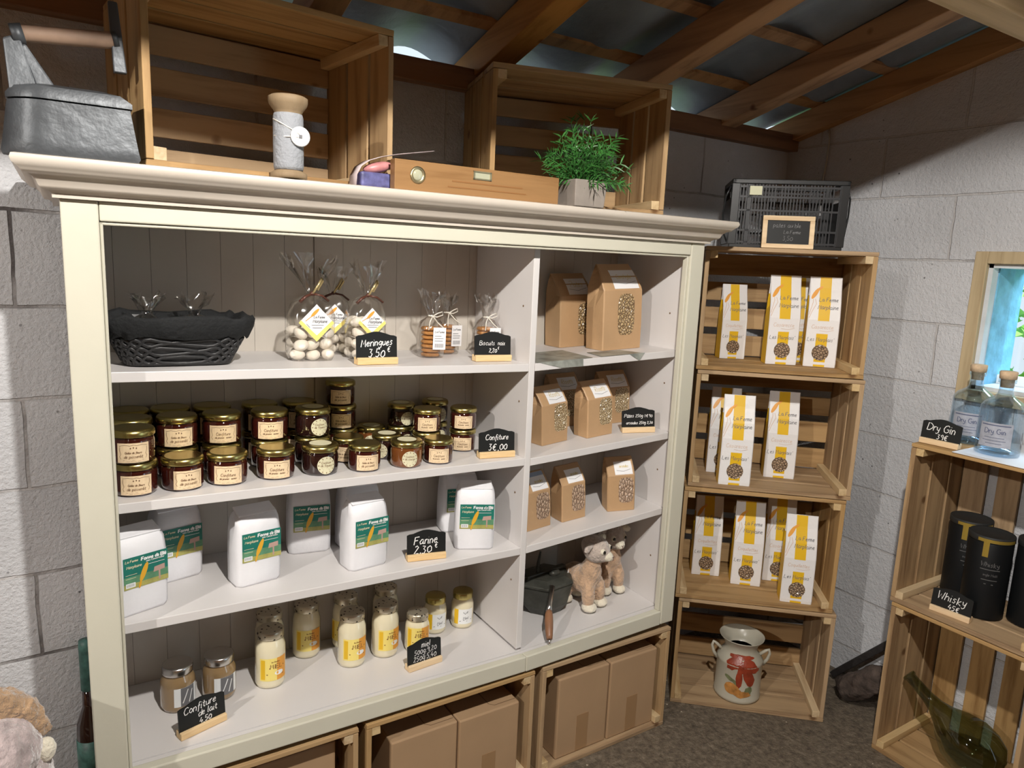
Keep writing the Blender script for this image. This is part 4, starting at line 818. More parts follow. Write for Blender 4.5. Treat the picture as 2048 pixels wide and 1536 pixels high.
# honey and milk jam
HB = Maker(make_honey(.036, .143, 'beelid', 'miel')); HM = Maker(make_honey(.033, .108, 'beelid', 'miel')); HS = Maker(make_honey(.033, .106, 'gold', 'small')); LJ = Maker(make_honey(.0375, .105, 'silver', 'milk', 'milkjam'))
for x, y, t, lab in ((.379, .204, 14, 'tall honey jar in front, leftmost of the honey jars'), (.398, .290, 0, 'tall honey jar behind the leftmost honey jar'), (.495, .296, 10, 'tall honey jar standing alone, second from the left at the back'), (.586, .201, 18, 'tall honey jar in front, third from the left'), (.602, .296, -20, 'tall honey jar hidden behind the third one'), (.680, .206, 26, 'tall honey jar in front, left of the Miel sign'), (.717, .296, 0, 'tall honey jar at the back, behind the one left of the sign')):
    HB((x, y, sz('bs', x)), tocam(x, y, t), lab, 'tall honey jars')
HM((.765, .186, sz('bs', .765)), tocam(.765, .186, 10), 'smaller honey jar with bee-printed lid right behind the Miel sign', 'small honey jars')
HS((.853, .255, sz('bs', .853)), tocam(.853, .255, 12), 'small honey jar with gold lid, right behind the Miel sign, white label', 'small honey jars'); HS((.938, .248, sz('bs', .938)), tocam(.938, .248, 6), 'small honey jar with gold lid nearest the divider', 'small honey jars')
LJ((.172, .207, sz('bs', .172)), tocam(.172, .207, 26), 'caramel jar with silver lid, left of the pair on the bottom shelf', 'milk jam jars'); LJ((.262, .209, sz('bs', .262)), tocam(.262, .209, 22), 'caramel jar with silver lid, right of the pair on the bottom shelf', 'milk jam jars')
make_sign((.746, .096, sz('bs', .746)), rad(6), 'chalkboard sign reading Miel 500g and 250g in front of honey jars', [('miel', .027, .004, .0605, .0017), ('500g:9,20', .068, .002, .0445, .0014), ('250g:5,40', .070, .0, .0275, .0014)])
make_sign((.206, .090, sz('bs', .206)), rad(18), 'chalkboard sign reading Confiture de lait in front of caramel jars', [('Confiture', .074, -.004, .0585, .0017, .05), ('de lait', .044, .012, .041, .0017), ('4,50', .028, .006, .0245, .0017)], w=.104)
# kraft bags in the right bay
K1 = Maker(make_kraft(.122, .075, .216, 'pasta', 'Pates', .05, .47, .16, .60)); K2 = Maker(make_kraft(.148, .078, .246, 'pasta', 'Conchiglie', -.14, .29, .17, .66, neck=.84))
K1((1.300, .248, sz('r1', 1.30)), rad(2), 'brown kraft bag of pasta on the top right shelf, left one in shade', 'large kraft bags'); K2((1.384, .135, sz('r1', 1.384)), rad(1), 'large brown kraft bag of pasta on top right shelf, front right', 'large kraft bags')
g = G(); f = lambda u, v: (u, v, 0); z = sz('r1', 1.2)
def sheetpoly(pts, h=.0006): g.loft([[(x, y, zz) for x, y, zz in pts], [(x, y, zz+h) for x, y, zz in pts]])
zl = lambda x: sz('r1', x)+.0002
# one folded map, two corners hanging over the shelf edge
sheetpoly([(1.025, .046, zl(1.025)), (1.205, .046, zl(1.205)), (1.215, .20, zl(1.215)), (1.025, .20, zl(1.025))]); sheetpoly([(1.03, .0443, zl(1.03)), (1.10, .042, zl(1.1)-.018), (1.172, .0425, zl(1.17)-.020), (1.172, .0443, zl(1.172))])
lf = g.out('leaflet', 'leaflet'); tag(lf, 'colourful printed leaflet under the kraft bags, corner hanging over shelf, left', 'leaflet', 'leaflets on the top right shelf')
g = G(); sheetpoly([(1.235, .046, zl(1.235)), (1.385, .046, zl(1.385)), (1.365, .12, zl(1.365)), (1.25, .13, zl(1.25))]); sheetpoly([(1.335, .0443, zl(1.335)), (1.372, .042, zl(1.372)-.020), (1.392, .0443, zl(1.392))]); tag(g.out('leaflet', 'leaflet'), 'printed leaflet under the large front kraft bag, corner over shelf edge', 'leaflet', 'leaflets on the top right shelf')
KB = Maker(make_kraft(.100, .062, .160, 'pasta_small', 'Risotti', -.05, .45, .20, .70))
for x, y, a, lab in ((1.156, .130, 8, 'small kraft bag with white label, front left on second right shelf'), (1.312, .122, 4, 'small kraft bag with white label, middle front on second right shelf'), (1.450, .215, -8, 'small kraft bag behind the price sign, second right shelf'), (1.292, .262, -8, 'small kraft bag in the shade at the back, second right shelf')):
    KB((x, y, sz('r2', x)), rad(a), lab, 'small kraft bags on the second right shelf')
KC = Maker(make_kraft(.086, .058, .158, 'pasta_pink', 'Torsades', -.10, .44, .16, .66)); 
KCb = make_kraft(.088, .058, .158, 'pasta_pink', 'Torsades', -.10, .44, .16, .66, blue=True); KCb.location = (1.112, .126, sz('r3', 1.112)); KCb.rotation_euler.z = rad(3); tag(KCb, 'small kraft bag with blue and white label beside the divider', group='small kraft bags on the third right shelf')
for x, y, a, lab in ((1.234, .122, 0, 'small kraft bag with white label, middle of the third right shelf'), (1.392, .097, -22, 'small kraft bag turned left, right end of the third right shelf')):
    KC((x, y, sz('r3', x)), rad(a), lab, 'small kraft bags on the third right shelf')
make_sign((1.436, .096, sz('r2', 1.436)), rad(-26), 'chalkboard sign with two lines of prices beside small kraft bags', [('P\u00e2tes 250g 1\u20ac90', .086, 0, .050, .0013), ('Torsades 250g 2,30', .088, 0, .029, .0013)])
# corner stack: pasta bags
PA, PB = Maker(make_pasta('Coquillettes')), Maker(make_pasta('Casarecce'))
cz = [FLOOR+.0004+k*.3785+.0134 for k in range(4)]
def pb(mk, x, y, k, a, lab, s=1.0): mk((x, y, cz[k]), rad(a), 'white and yellow pasta bag, '+lab, 'pasta bags in the corner stack', s)
pb(PA, 1.900, .164, 3, -30, 'leftmost in the top crate', .87); pb(PB, 1.956, .012, 3, -37, 'middle front in the top crate'); pb(PB, 2.041, -.068, 3, -46, 'right end of the top crate'); pb(PA, 2.060, .036, 3, -42, 'rear in the top crate, between two front bags', .98)
pb(PB, 1.770, -.002, 2, -41, 'left front in the third crate up', 1.0); pb(PA, 1.838, .112, 2, -43, 'left rear in the third crate up, half hidden'); pb(PB, 1.976, -.012, 2, -43, 'alone right of the middle in the third crate up')
pb(PA, 1.842, .141, 1, -39, 'leftmost in the second crate up', .97); pb(PA, 1.906, .021, 1, -43, 'second from left in the second crate up'); pb(PB, 2.030, -.010, 1, -42, 'rear right in the second crate up, half hidden'); pb(PA, 1.949, -.146, 1, -44, 'front right in the second crate up')
# ---------------------------------------------------------------- cardboard boxes under the cabinet
def make_box(w, d, h):
    root = thing('cardboard_box', '-', 'box'); g = G(); g.box(-w/2, w/2, 0, d, 0, h); g.out('carton_body', 'card', root, bevel=.004)
    g = G(); g.box(-.021, .021, -.0008, 0, h*.02, h*.47); g.out('tape_strip', 'tape', root)
    g = G(); x0 = w*.06; g.strokes(lambda u, v: (u, v, h+.0005), [[(x0, .105), (x0, .030), (x0+.012, .018), (w/2-.004, .018)]], .0022); g.out('tab_cut', 'cardline', root); return root
BM = Maker(make_box(.186, .26, .255)); bz = FLOOR+.0136
for x, y, h, lab in ((1.2315, .022, 1, 'left box in the rightmost crate under the cabinet'), (1.4225, .020, 1, 'right box in the rightmost crate under the cabinet'), (.720, .026, .92, 'left box in the middle crate under the cabinet'), (.909, .020, .92, 'right box in the middle crate under the cabinet'), (.182, .05, 1.08, 'left box in the leftmost crate under the cabinet'), (.400, .05, 1.08, 'right box in the leftmost crate under the cabinet')):
    o = BM((x, y, bz), 0, 'brown cardboard box, '+lab, 'cardboard boxes'); o.scale = (1, 1, h)
# ---------------------------------------------------------------- milk can in the bottom crate
mc = thing('milk_can', 'cream enamel milk can painted with red bow and fruit, bottom crate', 'milk can', (1.888, -.003, cz[0]), rad(-46))
g = G(); g.lathe([(.071, 0), (.076, .003), (.077, .012), (.0745, .016), (.0745, .128), (.076, .132), (.0735, .137), (.064, .152), (.055, .163), (.052, .175), (.056, .190), (.067, .205), (.0725, .211), (.0735, .214), (.0715, .2135), (.064, .203), (.053, .188), (.049, .176), (.046, .160)], n=40); g.bm.faces.ensure_lookup_table(); g.out('enamel_body', 'enamel', mc)
g = G(); g.lathe([(.0001, .165), (.0475, .165)], n=30); g.out('dark_inside', 'caninside', mc)
for s in (-1, 1):
    g = G(); g.tube([(s*.062, 0, .152), (s*.080, 0, .168), (s*.090, 0, .174), (s*.094, 0, .160), (s*.088, 0, .138), (s*.074, 0, .118)], [.006, .0055, .005, .005, .0055, .007], 8); g.out('handle', 'enamel', mc)
def canf(off):
    def f(u, v):
        r = kf([(0, .0745), (.137, .0745), (.152, .064), (.163, .055), (.175, .052), (.19, .056)], v)[0]+off; return (r*math.sin(u/.0745), -r*math.cos(u/.0745), v)
    return f
def blob(g, f, cu, cv, ru, rv, rot=0, k=3, n=18, wob=.12, seed=0):
    rn = random.Random(seed); ws = [1+rn.uniform(-wob, wob) for _ in range(n)]; c = g.bm.verts.new(f(cu, cv)); prev = None
    for j in range(1, k+1):
        ring = []
        for i in range(n):
            a = 2*PI*i/n; x, y = ru*j/k*math.cos(a)*ws[i], rv*j/k*math.sin(a)*ws[i]; ring.append(g.bm.verts.new(f(cu+x*math.cos(rot)-y*math.sin(rot), cv+x*math.sin(rot)+y*math.cos(rot))))
        for i in range(n):
            if prev: g.face([prev[i], ring[i], ring[(i+1) % n], prev[(i+1) % n]])
            else: g.face([c, ring[i], ring[(i+1) % n]])
        prev = ring
g = G(); f = canf(.0008); blob(g, f, -.024, .140, .030, .020, .5, 3, 18, .15, 1); blob(g, canf(.0011), .034, .136, .030, .017, -.5, 3, 18, .15, 2); blob(g, canf(.0014), .004, .128, .014, .016, 0, 2, 14, .1, 3); blob(g, canf(.0012), .028, .098, .017, .036, .35, 3, 16, .12, 4); blob(g, canf(.0016), -.004, .092, .010, .034, .05, 3, 16, .12, 5); blob(g, canf(.0010), 0, .160, .055, .007, 0, 3, 20, .1, 9); g.out('painted_bow', 'bow', mc)
g = G(); blob(g, canf(.0008), -.026, .052, .024, .021, 0, 3, 18, .05, 6); blob(g, canf(.0012), .010, .036, .028, .012, .1, 3, 18, .15, 7); blob(g, canf(.0015), -.010, .044, .016, .014, 0, 2, 14, .1, 8); g.out('painted_fruit', 'fruit', mc)
g = G(); blob(g, canf(.0008), -.036, .086, .018, .007, -.4, 2, 14, .1, 10); blob(g, canf(.0010), -.016, .076, .016, .006, -.7, 2, 14, .1, 11); blob(g, canf(.0009), .030, .052, .013, .016, .3, 2, 14, .25, 12); g.out('painted_leaves', 'leafpaint', mc)
# ---------------------------------------------------------------- plush lambs
def fuse(name, parts, mat, parent, voxel=.005, fuzz=.004, fs=.012):
    g = G()
    for p in parts:
        if isinstance(p[0], list): g.tube(p[0], p[1], 12)
        else: g.sphere(p[0], p[1], 16, 12)
    o = g.out(name, mat, parent); r = o.modifiers.new('fuse', 'REMESH'); r.mode = 'VOXEL'; r.voxel_size = voxel; r.use_smooth_shade = True
    s = o.modifiers.new('soft', 'SMOOTH'); s.iterations = 6; s.factor = .6
    if fuzz:
        t = bpy.data.textures.get('fuzz_%g' % fs) or bpy.data.textures.new('fuzz_%g' % fs, 'CLOUDS'); t.noise_scale = fs; t.noise_depth = 2
        d = o.modifiers.new('fuzz', 'DISPLACE'); d.texture = t; d.strength = fuzz; d.mid_level = .5; d.texture_coords = 'LOCAL'
    return o
def make_lamb(loc, rz, label, group, turn):
    root = thing('plush_lamb', label, 'plush toy', loc, rz, group)
    # local: faces -y, rump to +y
    fuse('body', [((0, .030, .088), (.048, .050, .046)), ((0, .070, .080), (.046, .040, .046)), ((0, .008, .115), (.038, .034, .046)), ((0, -.002, .150), (.027, .026, .034)),
                  ((-.030, .085, .045), (.024, .026, .045)), ((.030, .085, .045), (.024, .026, .045)), ((-.026, -.006, .052), (.021, .022, .048)), ((.026, -.006, .052), (.021, .022, .048))], 'furtan', root)
    for x, y in ((-.030, .080), (.030, .080), (-.027, -.012), (.027, -.012)):
        fuse('foot', [((x, y, .0145), (.024, .026, .0145))], 'furcream', root, .004, .002)
    hd = bpy.data.objects.new('head', None); COL.objects.link(hd)
    c, s = math.cos(rad(turn)), math.sin(rad(turn)); rot = lambda p: (p[0]*c-p[1]*s, p[0]*s+p[1]*c-.012, p[2]+.195)
    bpy.data.objects.remove(hd)
    h = fuse('head', [(rot((0, 0, .0)), .041), (rot((0, .014, .010)), (.036, .034, .034)), (rot((0, -.020, -.010)), .026)], 'furgrey', root, .004, .003)
    fuse('muzzle', [(rot((0, -.036, -.014)), (.019, .018, .016)), (rot((0, -.046, -.016)), (.012, .010, .011))], 'furcream', h, .003, .0012)
    for sgn in (-1, 1):
        fuse('eye_patch', [(rot((sgn*.021, -.030, .006)), (.010, .009, .011))], 'furcream', h, .003, .0)
        g = G(); g.sphere(rot((sgn*.0225, -.0365, .006)), .0056, 12, 8); g.out('eye', 'eye', h)
        fuse('ear', [(rot((sgn*.044, .004, .022)), (.022, .009, .011)), (rot((sgn*.056, .004, .016)), (.014, .008, .010))], 'furcream' if sgn > 0 else 'furgrey', h, .004, .0015)
    g = G(); p = lambda x, z: rot((x, -.0562, z)); g.tube([p(-.004, -.011), p(0, -.0145), p(.004, -.011)], .0012, 5); g.tube([p(0, -.0145), p(0, -.020)], .0009, 5); g.tube([p(-.004, -.0225), p(0, -.020), p(.004, -.0225)], .0009, 5); g.out('stitched_nose', 'nose', h)
    return root
lb1 = make_lamb((1.330, .132, sz('br', 1.33)+.0015), rad(14), 'beige plush lamb on the bottom right shelf, the one in front', 'plush lambs', 12)
g = G(); g.loft([[(-.072, .05, .098), (-.030, .068, .118), (-.030, .068, .1185), (-.072, .05, .0985)], [(-.085, .03, .068), (-.046, .055, .080), (-.046, .055, .0805), (-.085, .03, .0685)]]); g.out('paper_tag', 'tag', lb1)
lb2 = make_lamb((1.445, .178, sz('br', 1.462)+.0015), rad(-14), 'beige plush lamb on the bottom right shelf, behind the front one', 'plush lambs', 6)
lb2.scale = (.90, .90, 1.0)
# the third, larger one at the lower left, on a crate beside the cabinet
side = make_crate(.44, .33, .30, 'wooden_crate'); side.location = (-.300, -.26, FLOOR); tag(side, 'wooden crate under the plush sheep at the lower left corner', 'crate', 'crates beside the cabinet')
sh = thing('plush_sheep', 'pink and tan plush sheep cut off at the lower left corner', 'plush toy', (-.165, -.10, FLOOR+.338), rad(10)); sh.scale = (1, 1, 1.09)
fuse('body', [((0, .03, .14), (.11, .12, .13)), ((0, -.06, .05), (.07, .06, .05)), ((-.06, -.05, .04), .045), ((.06, -.05, .04), .045)], 'furpink', sh, .006, .012, .014)
hd = fuse('head', [((0, -.01, .232), (.088, .082, .070)), ((0, -.055, .205), (.055, .045, .045))], 'furpink', sh, .006, .012, .022)
fuse('woolly_cap', [([(-.088, .0, .225), (-.070, .0, .285), (-.03, .0, .312), (.03, .0, .312), (.072, .0, .283), (.092, .0, .235)], [.018, .020, .022, .022, .020, .016]), ((0, .03, .275), (.085, .06, .045))], 'furrim', hd, .004, .012, .012)
for s in (-1, 1): fuse('ear', [((s*.092, -.012, .212), (.017, .014, .022))], 'furcream', hd, .004, .002); fuse('paw', [((s*.085, -.085, .125), (.026, .03, .034))], 'furcream', sh, .005, .002)
g = G()
for s in (-1, 1): g.sphere((s*.032, -.098, .215), .009, 12, 8)
g.out('eyes', 'eye', hd)
# ---------------------------------------------------------------- old iron mould with a handle, bottom right
wm = thing('cast_iron_mould', 'dark cast iron mould with brown wooden handle reaching over shelf edge', 'iron mould', (1.205, .205, sz('br', 1.2)), rad(4))
g = G()
def hexr(rx, ry, z, k=6, ph=0): return [(rx*math.cos(2*PI*i/k+ph), ry*math.sin(2*PI*i/k+ph), z) for i in range(k)]
g.loft([hexr(.055, .050, 0), hexr(.078, .070, .03), hexr(.094, .082, .086), hexr(.098, .086, .094)]); g.out('lower_half', 'darkiron', wm, bevel=.003)
g = G(); g.loft([hexr(.098, .086, .096), hexr(.098, .086, .104), hexr(.070, .060, .118), hexr(.045, .040, .120)]); g.box(-.075, .075, -.009, .009, .112, .126); g.out('upper_half', 'darkiron', wm, bevel=.003)
g = G(); g.tube([(-.03, .0, .118), (-.02, .01, .150), (-.012, .01, .185)], [.007, .005, .003], 8); g.sphere((.012, -.03, .124), (.02, .012, .012)); g.out('latch', 'darkiron', wm, bevel=0)
ax = [Vector(p) for p in ((-.030, -.070, .108), (-.070, -.108, .078), (-.082, -.120, .066), (-.105, -.150, .044), (-.118, -.168, .026), (-.124, -.176, .018))]
g = G(); g.tube([ax[0], ax[1], ax[2]], [.009, .007, .009], 10); g.out('handle_ferrule', 'silver', wm)
g = G(); g.tube([Vector((-.124, -.176, .018))+Vector((-.007*math.cos(2*PI*k/14)*.6, -.007*math.cos(2*PI*k/14)*.8, .009*math.sin(2*PI*k/14)-.006)) for k in range(14)], .0028, 6, True); g.out('hanging_ring', 'silver', wm)
g = G(); g.tube([ax[1].lerp(ax[2], .8), ax[2].lerp(ax[3], .2), ax[2].lerp(ax[3], .7), ax[3].lerp(ax[4], .3), ax[4], ax[4].lerp(ax[5], .8)], [.008, .0115, .0125, .0115, .010, .008], 14); g.out('wooden_handle', 'handle', wm)
# ---------------------------------------------------------------- on top of the cabinet
ir = thing('charcoal_iron', 'old grey metal charcoal iron with wooden handle on the cabinet top', 'iron', (.020, -.004, TOPZ), 0)
def boat(hw, l0, l1, z, n=14):
    pts = []
    for i in range(n+1):
        t = i/n; x = l0+(l1-l0)*t; pts.append((x, -hw*(1-max(0, (.28-t)/.28)**2*.75), z))
    return pts+[(x, -y, zz) for x, y, zz in reversed(pts)]
g = G(); g.sm = True; g.loft([boat(.048, -.093, .098, 0), boat(.050, -.095, .101, .006), boat(.050, -.092, .098, .020), boat(.046, -.084, .090, .075), boat(.046, -.082, .089, .084)]); io = g.out('body', 'iron', ir); io.modifiers.new('edges', 'EDGE_SPLIT').split_angle = rad(40)
g = G(); g.sm = True; g.loft([boat(.047, -.084, .092, .0865), boat(.047, -.084, .092, .094), boat(.042, -.075, .075, .106), boat(.020, -.050, .045, .113)]); io = g.out('lid', 'iron', ir); io.modifiers.new('edges', 'EDGE_SPLIT').split_angle = rad(40)
g = G(); g.hexa([(-.078, -.016, .098), (-.040, -.016, .106), (-.040, .016, .106), (-.078, .016, .098), (-.082, -.010, .176), (-.060, -.010, .186), (-.060, .010, .186), (-.082, .010, .176)])
g.hexa([(-.040, -.014, .106), (-.014, -.014, .110), (-.014, .014, .110), (-.040, .014, .106), (-.062, -.010, .168), (-.052, -.010, .172), (-.052, .010, .172), (-.062, .010, .168)]); g.out('handle_bracket', 'iron', ir, bevel=.003)
g = G(); g.tube([(-.062, 0, .186), (-.050, 0, .189), (.060, 0, .200), (.074, 0, .203)], [.014, .0125, .0135, .013], 14); g.out('wooden_handle', 'oldwood', ir)
g = G(); g.tube([(-.070, 0, .184), (-.054, 0, .188)], .016, 14); g.out('handle_collar', 'iron', ir)
g = G(); g.tube([(.070, 0, .202), (.078, 0, .204)], .014, 12); g.out('handle_collar', 'iron', ir)
g = G(); g.hexa([(.070, -.007, .150), (.090, -.007, .150), (.090, .007, .150), (.070, .007, .150), (.066, -.007, .262), (.080, -.007, .262), (.080, .007, .262), (.066, .007, .262)]); g.out('handle_collar', 'iron', ir, bevel=.002)
sp = thing('thread_spool', 'large wooden spool of grey thread with hanging white button on cabinet top', 'spool', (.374, -.033, TOPZ), 0)
g = G(); g.lathe([(.032, 0), (.034, .003), (.034, .010), (.024, .016), (.024, .118), (.027, .124), (.0345, .134), (.036, .140), (.036, .147), (.031, .150), (.010, .150)], n=32); g.out('spool_body', 'spoolwood', sp)
g = G(); g.lathe([(.026, .016), (.0275, .022), (.0280, .065), (.0275, .112), (.026, .118)], n=32); g.out('thread_winding', 'thread', sp)
g = G(); g.lathe([(.0001, -.0018), (.0165, -.0018), (.0185, 0), (.0165, .0018), (.013, .0010), (.0001, .0010)], (.014, -.0305, .076), 26, Matrix.Rotation(rad(90), 3, 'X')); g.mi = 1
g.box(.011, .017, -.0330, -.0318, .073, .079); g.out('button', ['button', 'grey_ink'], sp)
g = G(); g.tube([(-.029, -.004, .106), (-.020, -.022, .098), (0, -.030, .087), (.012, -.032, .080)], .0012, 5); g.tube([(-.028, -.006, .076), (-.010, -.028, .074), (.010, -.032, .075)], .0012, 5); g.out('loose_thread', 'string', sp)
lv = thing('spirit_level', 'honey brown wooden spirit level with two vials on cabinet top', 'spirit level', (.790, -.036, TOPZ), rad(.5))
g = G(); g.box(-.207, .207, -.012, .012, 0, .0605); g.out('wooden_body', 'levelwood', lv, bevel=.0012)
g = G(); g.lathe([(.010, 0), (.0165, 0), (.0175, .0016), (.0125, .0022), (.0115, .0010)], (-.156, -.0118, .032), 28, Matrix.Rotation(rad(90), 3, 'X')); rg = g.out('round_vial_ring', 'brass', lv)
g = G(); g.sphere((-.156, -.0118, .032), (.0115, .004, .0115), 20, 10); g.out('round_vial', 'vial', rg)
g = G(); f = lambda u, v: (u, -.0126, v); z0 = .045
for a, b, c, d in ((-.024, .022, z0-.009, z0-.006), (-.024, .022, z0+.006, z0+.009), (-.024, -.020, z0-.009, z0+.009), (.018, .022, z0-.009, z0+.009)): g.box(a, b, -.0140, -.0118, c, d)
rf = g.out('window_vial_frame', 'brass', lv); g = G(); g.box(-.020, .018, -.0126, -.0116, z0-.006, z0+.006); g.out('window_vial', 'vial', rf)
g = G(); g.box(-.075, .105, -.0126, -.0119, .026, .029); g.box(-.085, .115, -.0126, -.0119, .014, .0165); g.out('finger_groove', 'brown_ink', lv)
pl = thing('potted_plant', 'small bushy green plant in grey square pot on cabinet top', 'plant', (1.080, -.0195, TOPZ), rad(-2))
g = G(); a = .047
g.loft([[(-a*.92, -a*.92, 0), (a*.92, -a*.92, 0), (a*.92, a*.92, 0), (-a*.92, a*.92, 0)], [(-a, -a, .062), (a, -a, .062), (a, a, .062), (-a, a, .062)], [(-a*.86, -a*.86, .062), (a*.86, -a*.86, .062), (a*.86, a*.86, .062), (-a*.86, a*.86, .062)], [(-a*.84, -a*.84, .050), (a*.84, -a*.84, .050), (a*.84, a*.84, .050), (-a*.84, a*.84, .050)]]); g.out('pot', 'potgrey', pl, bevel=.002)
g = G(); rnd = random.Random(11)
for k in range(75):
    th = rnd.uniform(0, 2*PI); el = rnd.uniform(.05, 1.35) if k > 8 else rnd.uniform(1.0, 1.5); ln = rnd.uniform(.07, .135) if k > 3 else .15
    d = Vector((math.cos(th)*math.cos(el), math.sin(th)*math.cos(el)*.85, math.sin(el))); p = Vector((rnd.uniform(-.02, .02), rnd.uniform(-.02, .02), .055)); pts = [p]
    for q in range(6): p = p+d*ln/6; d = (d+Vector((0, 0, -.05))).normalized(); pts.append(p)
    g.tube(pts, [.0012]*6+[.0005], 4)
    for q in range(2, 7):
        for r_ in range(5 if q == 6 else 4):
            t = (pts[q]-pts[q-1]).normalized(); sd = t.cross(Vector((rnd.uniform(-1, 1), rnd.uniform(-1, 1), rnd.uniform(-1, 1)))).normalized(); dd = (t*.75+sd*.8).normalized(); l = rnd.uniform(.018, .034); wv = dd.cross(sd.cross(t)+Vector((.01, 0, .01))).normalized()*.0017; b = pts[q]
            if b.z < .052 or (b.x < -.055 and b.z < .085) or (b.z < .09 and b.y > .05): continue
            g.loft([[b-wv*.5, b+wv*.5], [b+dd*l*.45-wv, b+dd*l*.45+wv], [b+dd*l+Vector((0, 0, -.004))-wv*.1, b+dd*l+Vector((0, 0, -.004))+wv*.1]], False, False, closed=False)
g.out('foliage', 'leaf', pl, normals=False)
# rolled paper and magazine behind the level
mg = thing('rolled_magazine', 'rolled pinkish magazine lying behind the left end of the spirit level', 'magazine', (.595, -.002, TOPZ), rad(3))
g = G(); g.sm = True; pr = [(-.086, .003), (-.084, .024), (-.074, .042), (-.055, .055), (-.028, .065), (.004, .073), (.045, .081), (.092, .090)]
g.loft([[(x, -.018, z) for x, z in pr], [(x, .019, z) for x, z in pr]], False, False, closed=False); o = g.out('outer_sheet', 'pinkpaper', mg); o.modifiers.new('thick', 'SOLIDIFY').thickness = .0012
g = G(); g.box(-.074, .004, -.016, .017, .001, .032); g.out('printed_pages', 'magprint', mg, bevel=.006)
g = G(); g.sm = True; g.sphere((-.030, .002, .044), (.034, .014, .011), 18, 10, Matrix.Rotation(rad(-14), 3, 'Y')); g.out('pink_page_curl', 'magpink', mg)
# black folding crate and little framed board on the corner stack
T3 = FLOOR+4*.3785+.0002
bc = thing('folding_crate', 'black plastic folding crate with slotted sides on the corner stack', 'crate', (SC0.x+.040, SC0.y+.060, T3), ST)
W2, D2, H2, t = .170, .10, .205, .006
g = G(); g.box(-W2, W2, 0, .012, H2-.014, H2); g.box(-W2, W2, D2*2-.012, D2*2, H2-.014, H2); g.box(-W2, -W2+.012, 0, 2*D2, H2-.014, H2); g.box(W2-.012, W2, 0, 2*D2, H2-.014, H2); g.box(-W2+.004, W2-.004, .004, 2*D2-.004, 0, .012); g.out('rim_and_base', 'blackplastic', bc, bevel=.002)
def slotted(nm, y0, y1):
    g = G()
    for zc in (.014, .050, .110, .150, .180): g.box(-W2+.014, W2-.014, y0, y1, zc, zc+.006)
    n = 34
    for k in range(n):
        x = -W2+.016+(2*W2-.032)*k/(n-1)
        if k % 9 != 4: g.box(x-.0018, x+.0018, y0+.001, y1-.001, .010, H2-.012)
        elif k == 4: g.box(x-.006, x+.006, y0, y1, .010, H2-.012)
    g.out(nm, 'greyplastic', bc)
slotted('slotted_panel', .004, .009); slotted('slotted_panel', 2*D2-.009, 2*D2-.004)
for s in (-1, 1):
    g = G(); x0, x1 = sorted((s*W2, s*(W2-.024))); g.box(x0, x1, 0.002, .012, .010, H2-.012); g.box(x0, x1, 2*D2-.012, 2*D2-.002, .010, H2-.012); x0, x1 = sorted((s*(W2-.002), s*(W2-.008))); g.box(x0, x1, .006, 2*D2-.006, .012, .150); g.out('end_panel', 'blackplastic', bc, bevel=.0015)
    g = G(); g.tube([(s*(W2+.001), .03, H2-.02), (s*(W2+.012), .035, H2-.05), (s*(W2+.016), .05, H2-.10), (s*(W2+.010), .05, H2-.16), (s*(W2-.004), .05, H2-.19)], .0028, 6); g.out('wire_handle', 'blackplastic', bc)
g = G(); g.box(-.118, -.082, -.0018, .003, .158, .184); g.out('sticker', 'yellowsticker', bc)
fb = thing('framed_chalkboard', 'small wood framed chalkboard leaning on the black folding crate', 'price sign', (SC0.x+.018, SC0.y+.034, T3), ST, 'chalkboard price signs')
tlt = Matrix.Rotation(rad(-7), 3, 'X'); g = G(); w_, h_, b_ = .150, .098, .014
def tb(x0, x1, y0, y1, z0, z1): g.hexa([tlt @ Vector(p) for p in ((x0, y0, z0), (x1, y0, z0), (x1, y1, z0), (x0, y1, z0), (x0, y0, z1), (x1, y0, z1), (x1, y1, z1), (x0, y1, z1))])
tb(-w_/2, w_/2, 0, .010, .001, b_); tb(-w_/2, w_/2, 0, .010, h_-b_, h_); tb(-w_/2, -w_/2+b_, 0, .010, b_, h_-b_); tb(w_/2-b_, w_/2, 0, .010, b_, h_-b_); g.out('wooden_frame', 'signwood', fb, bevel=.001)
g = G(); tb(-w_/2+b_, w_/2-b_, .004, .008, b_, h_-b_); bd = g.out('board', 'chalkboard', fb)
g = G(); f = lambda u, v: tlt @ Vector((u, .0036, v)); g.strokes(f, pen('pates au ble', .080, -.004, .070, .1, .2), .0007); g.strokes(f, pen('La Ferme', .05, .012, .050, .1, .2), .0007); g.strokes(f, pen('3,50', .03, .0, .032, .1, .2), .0006); g.out('chalk_writing', 'barcode', bd)
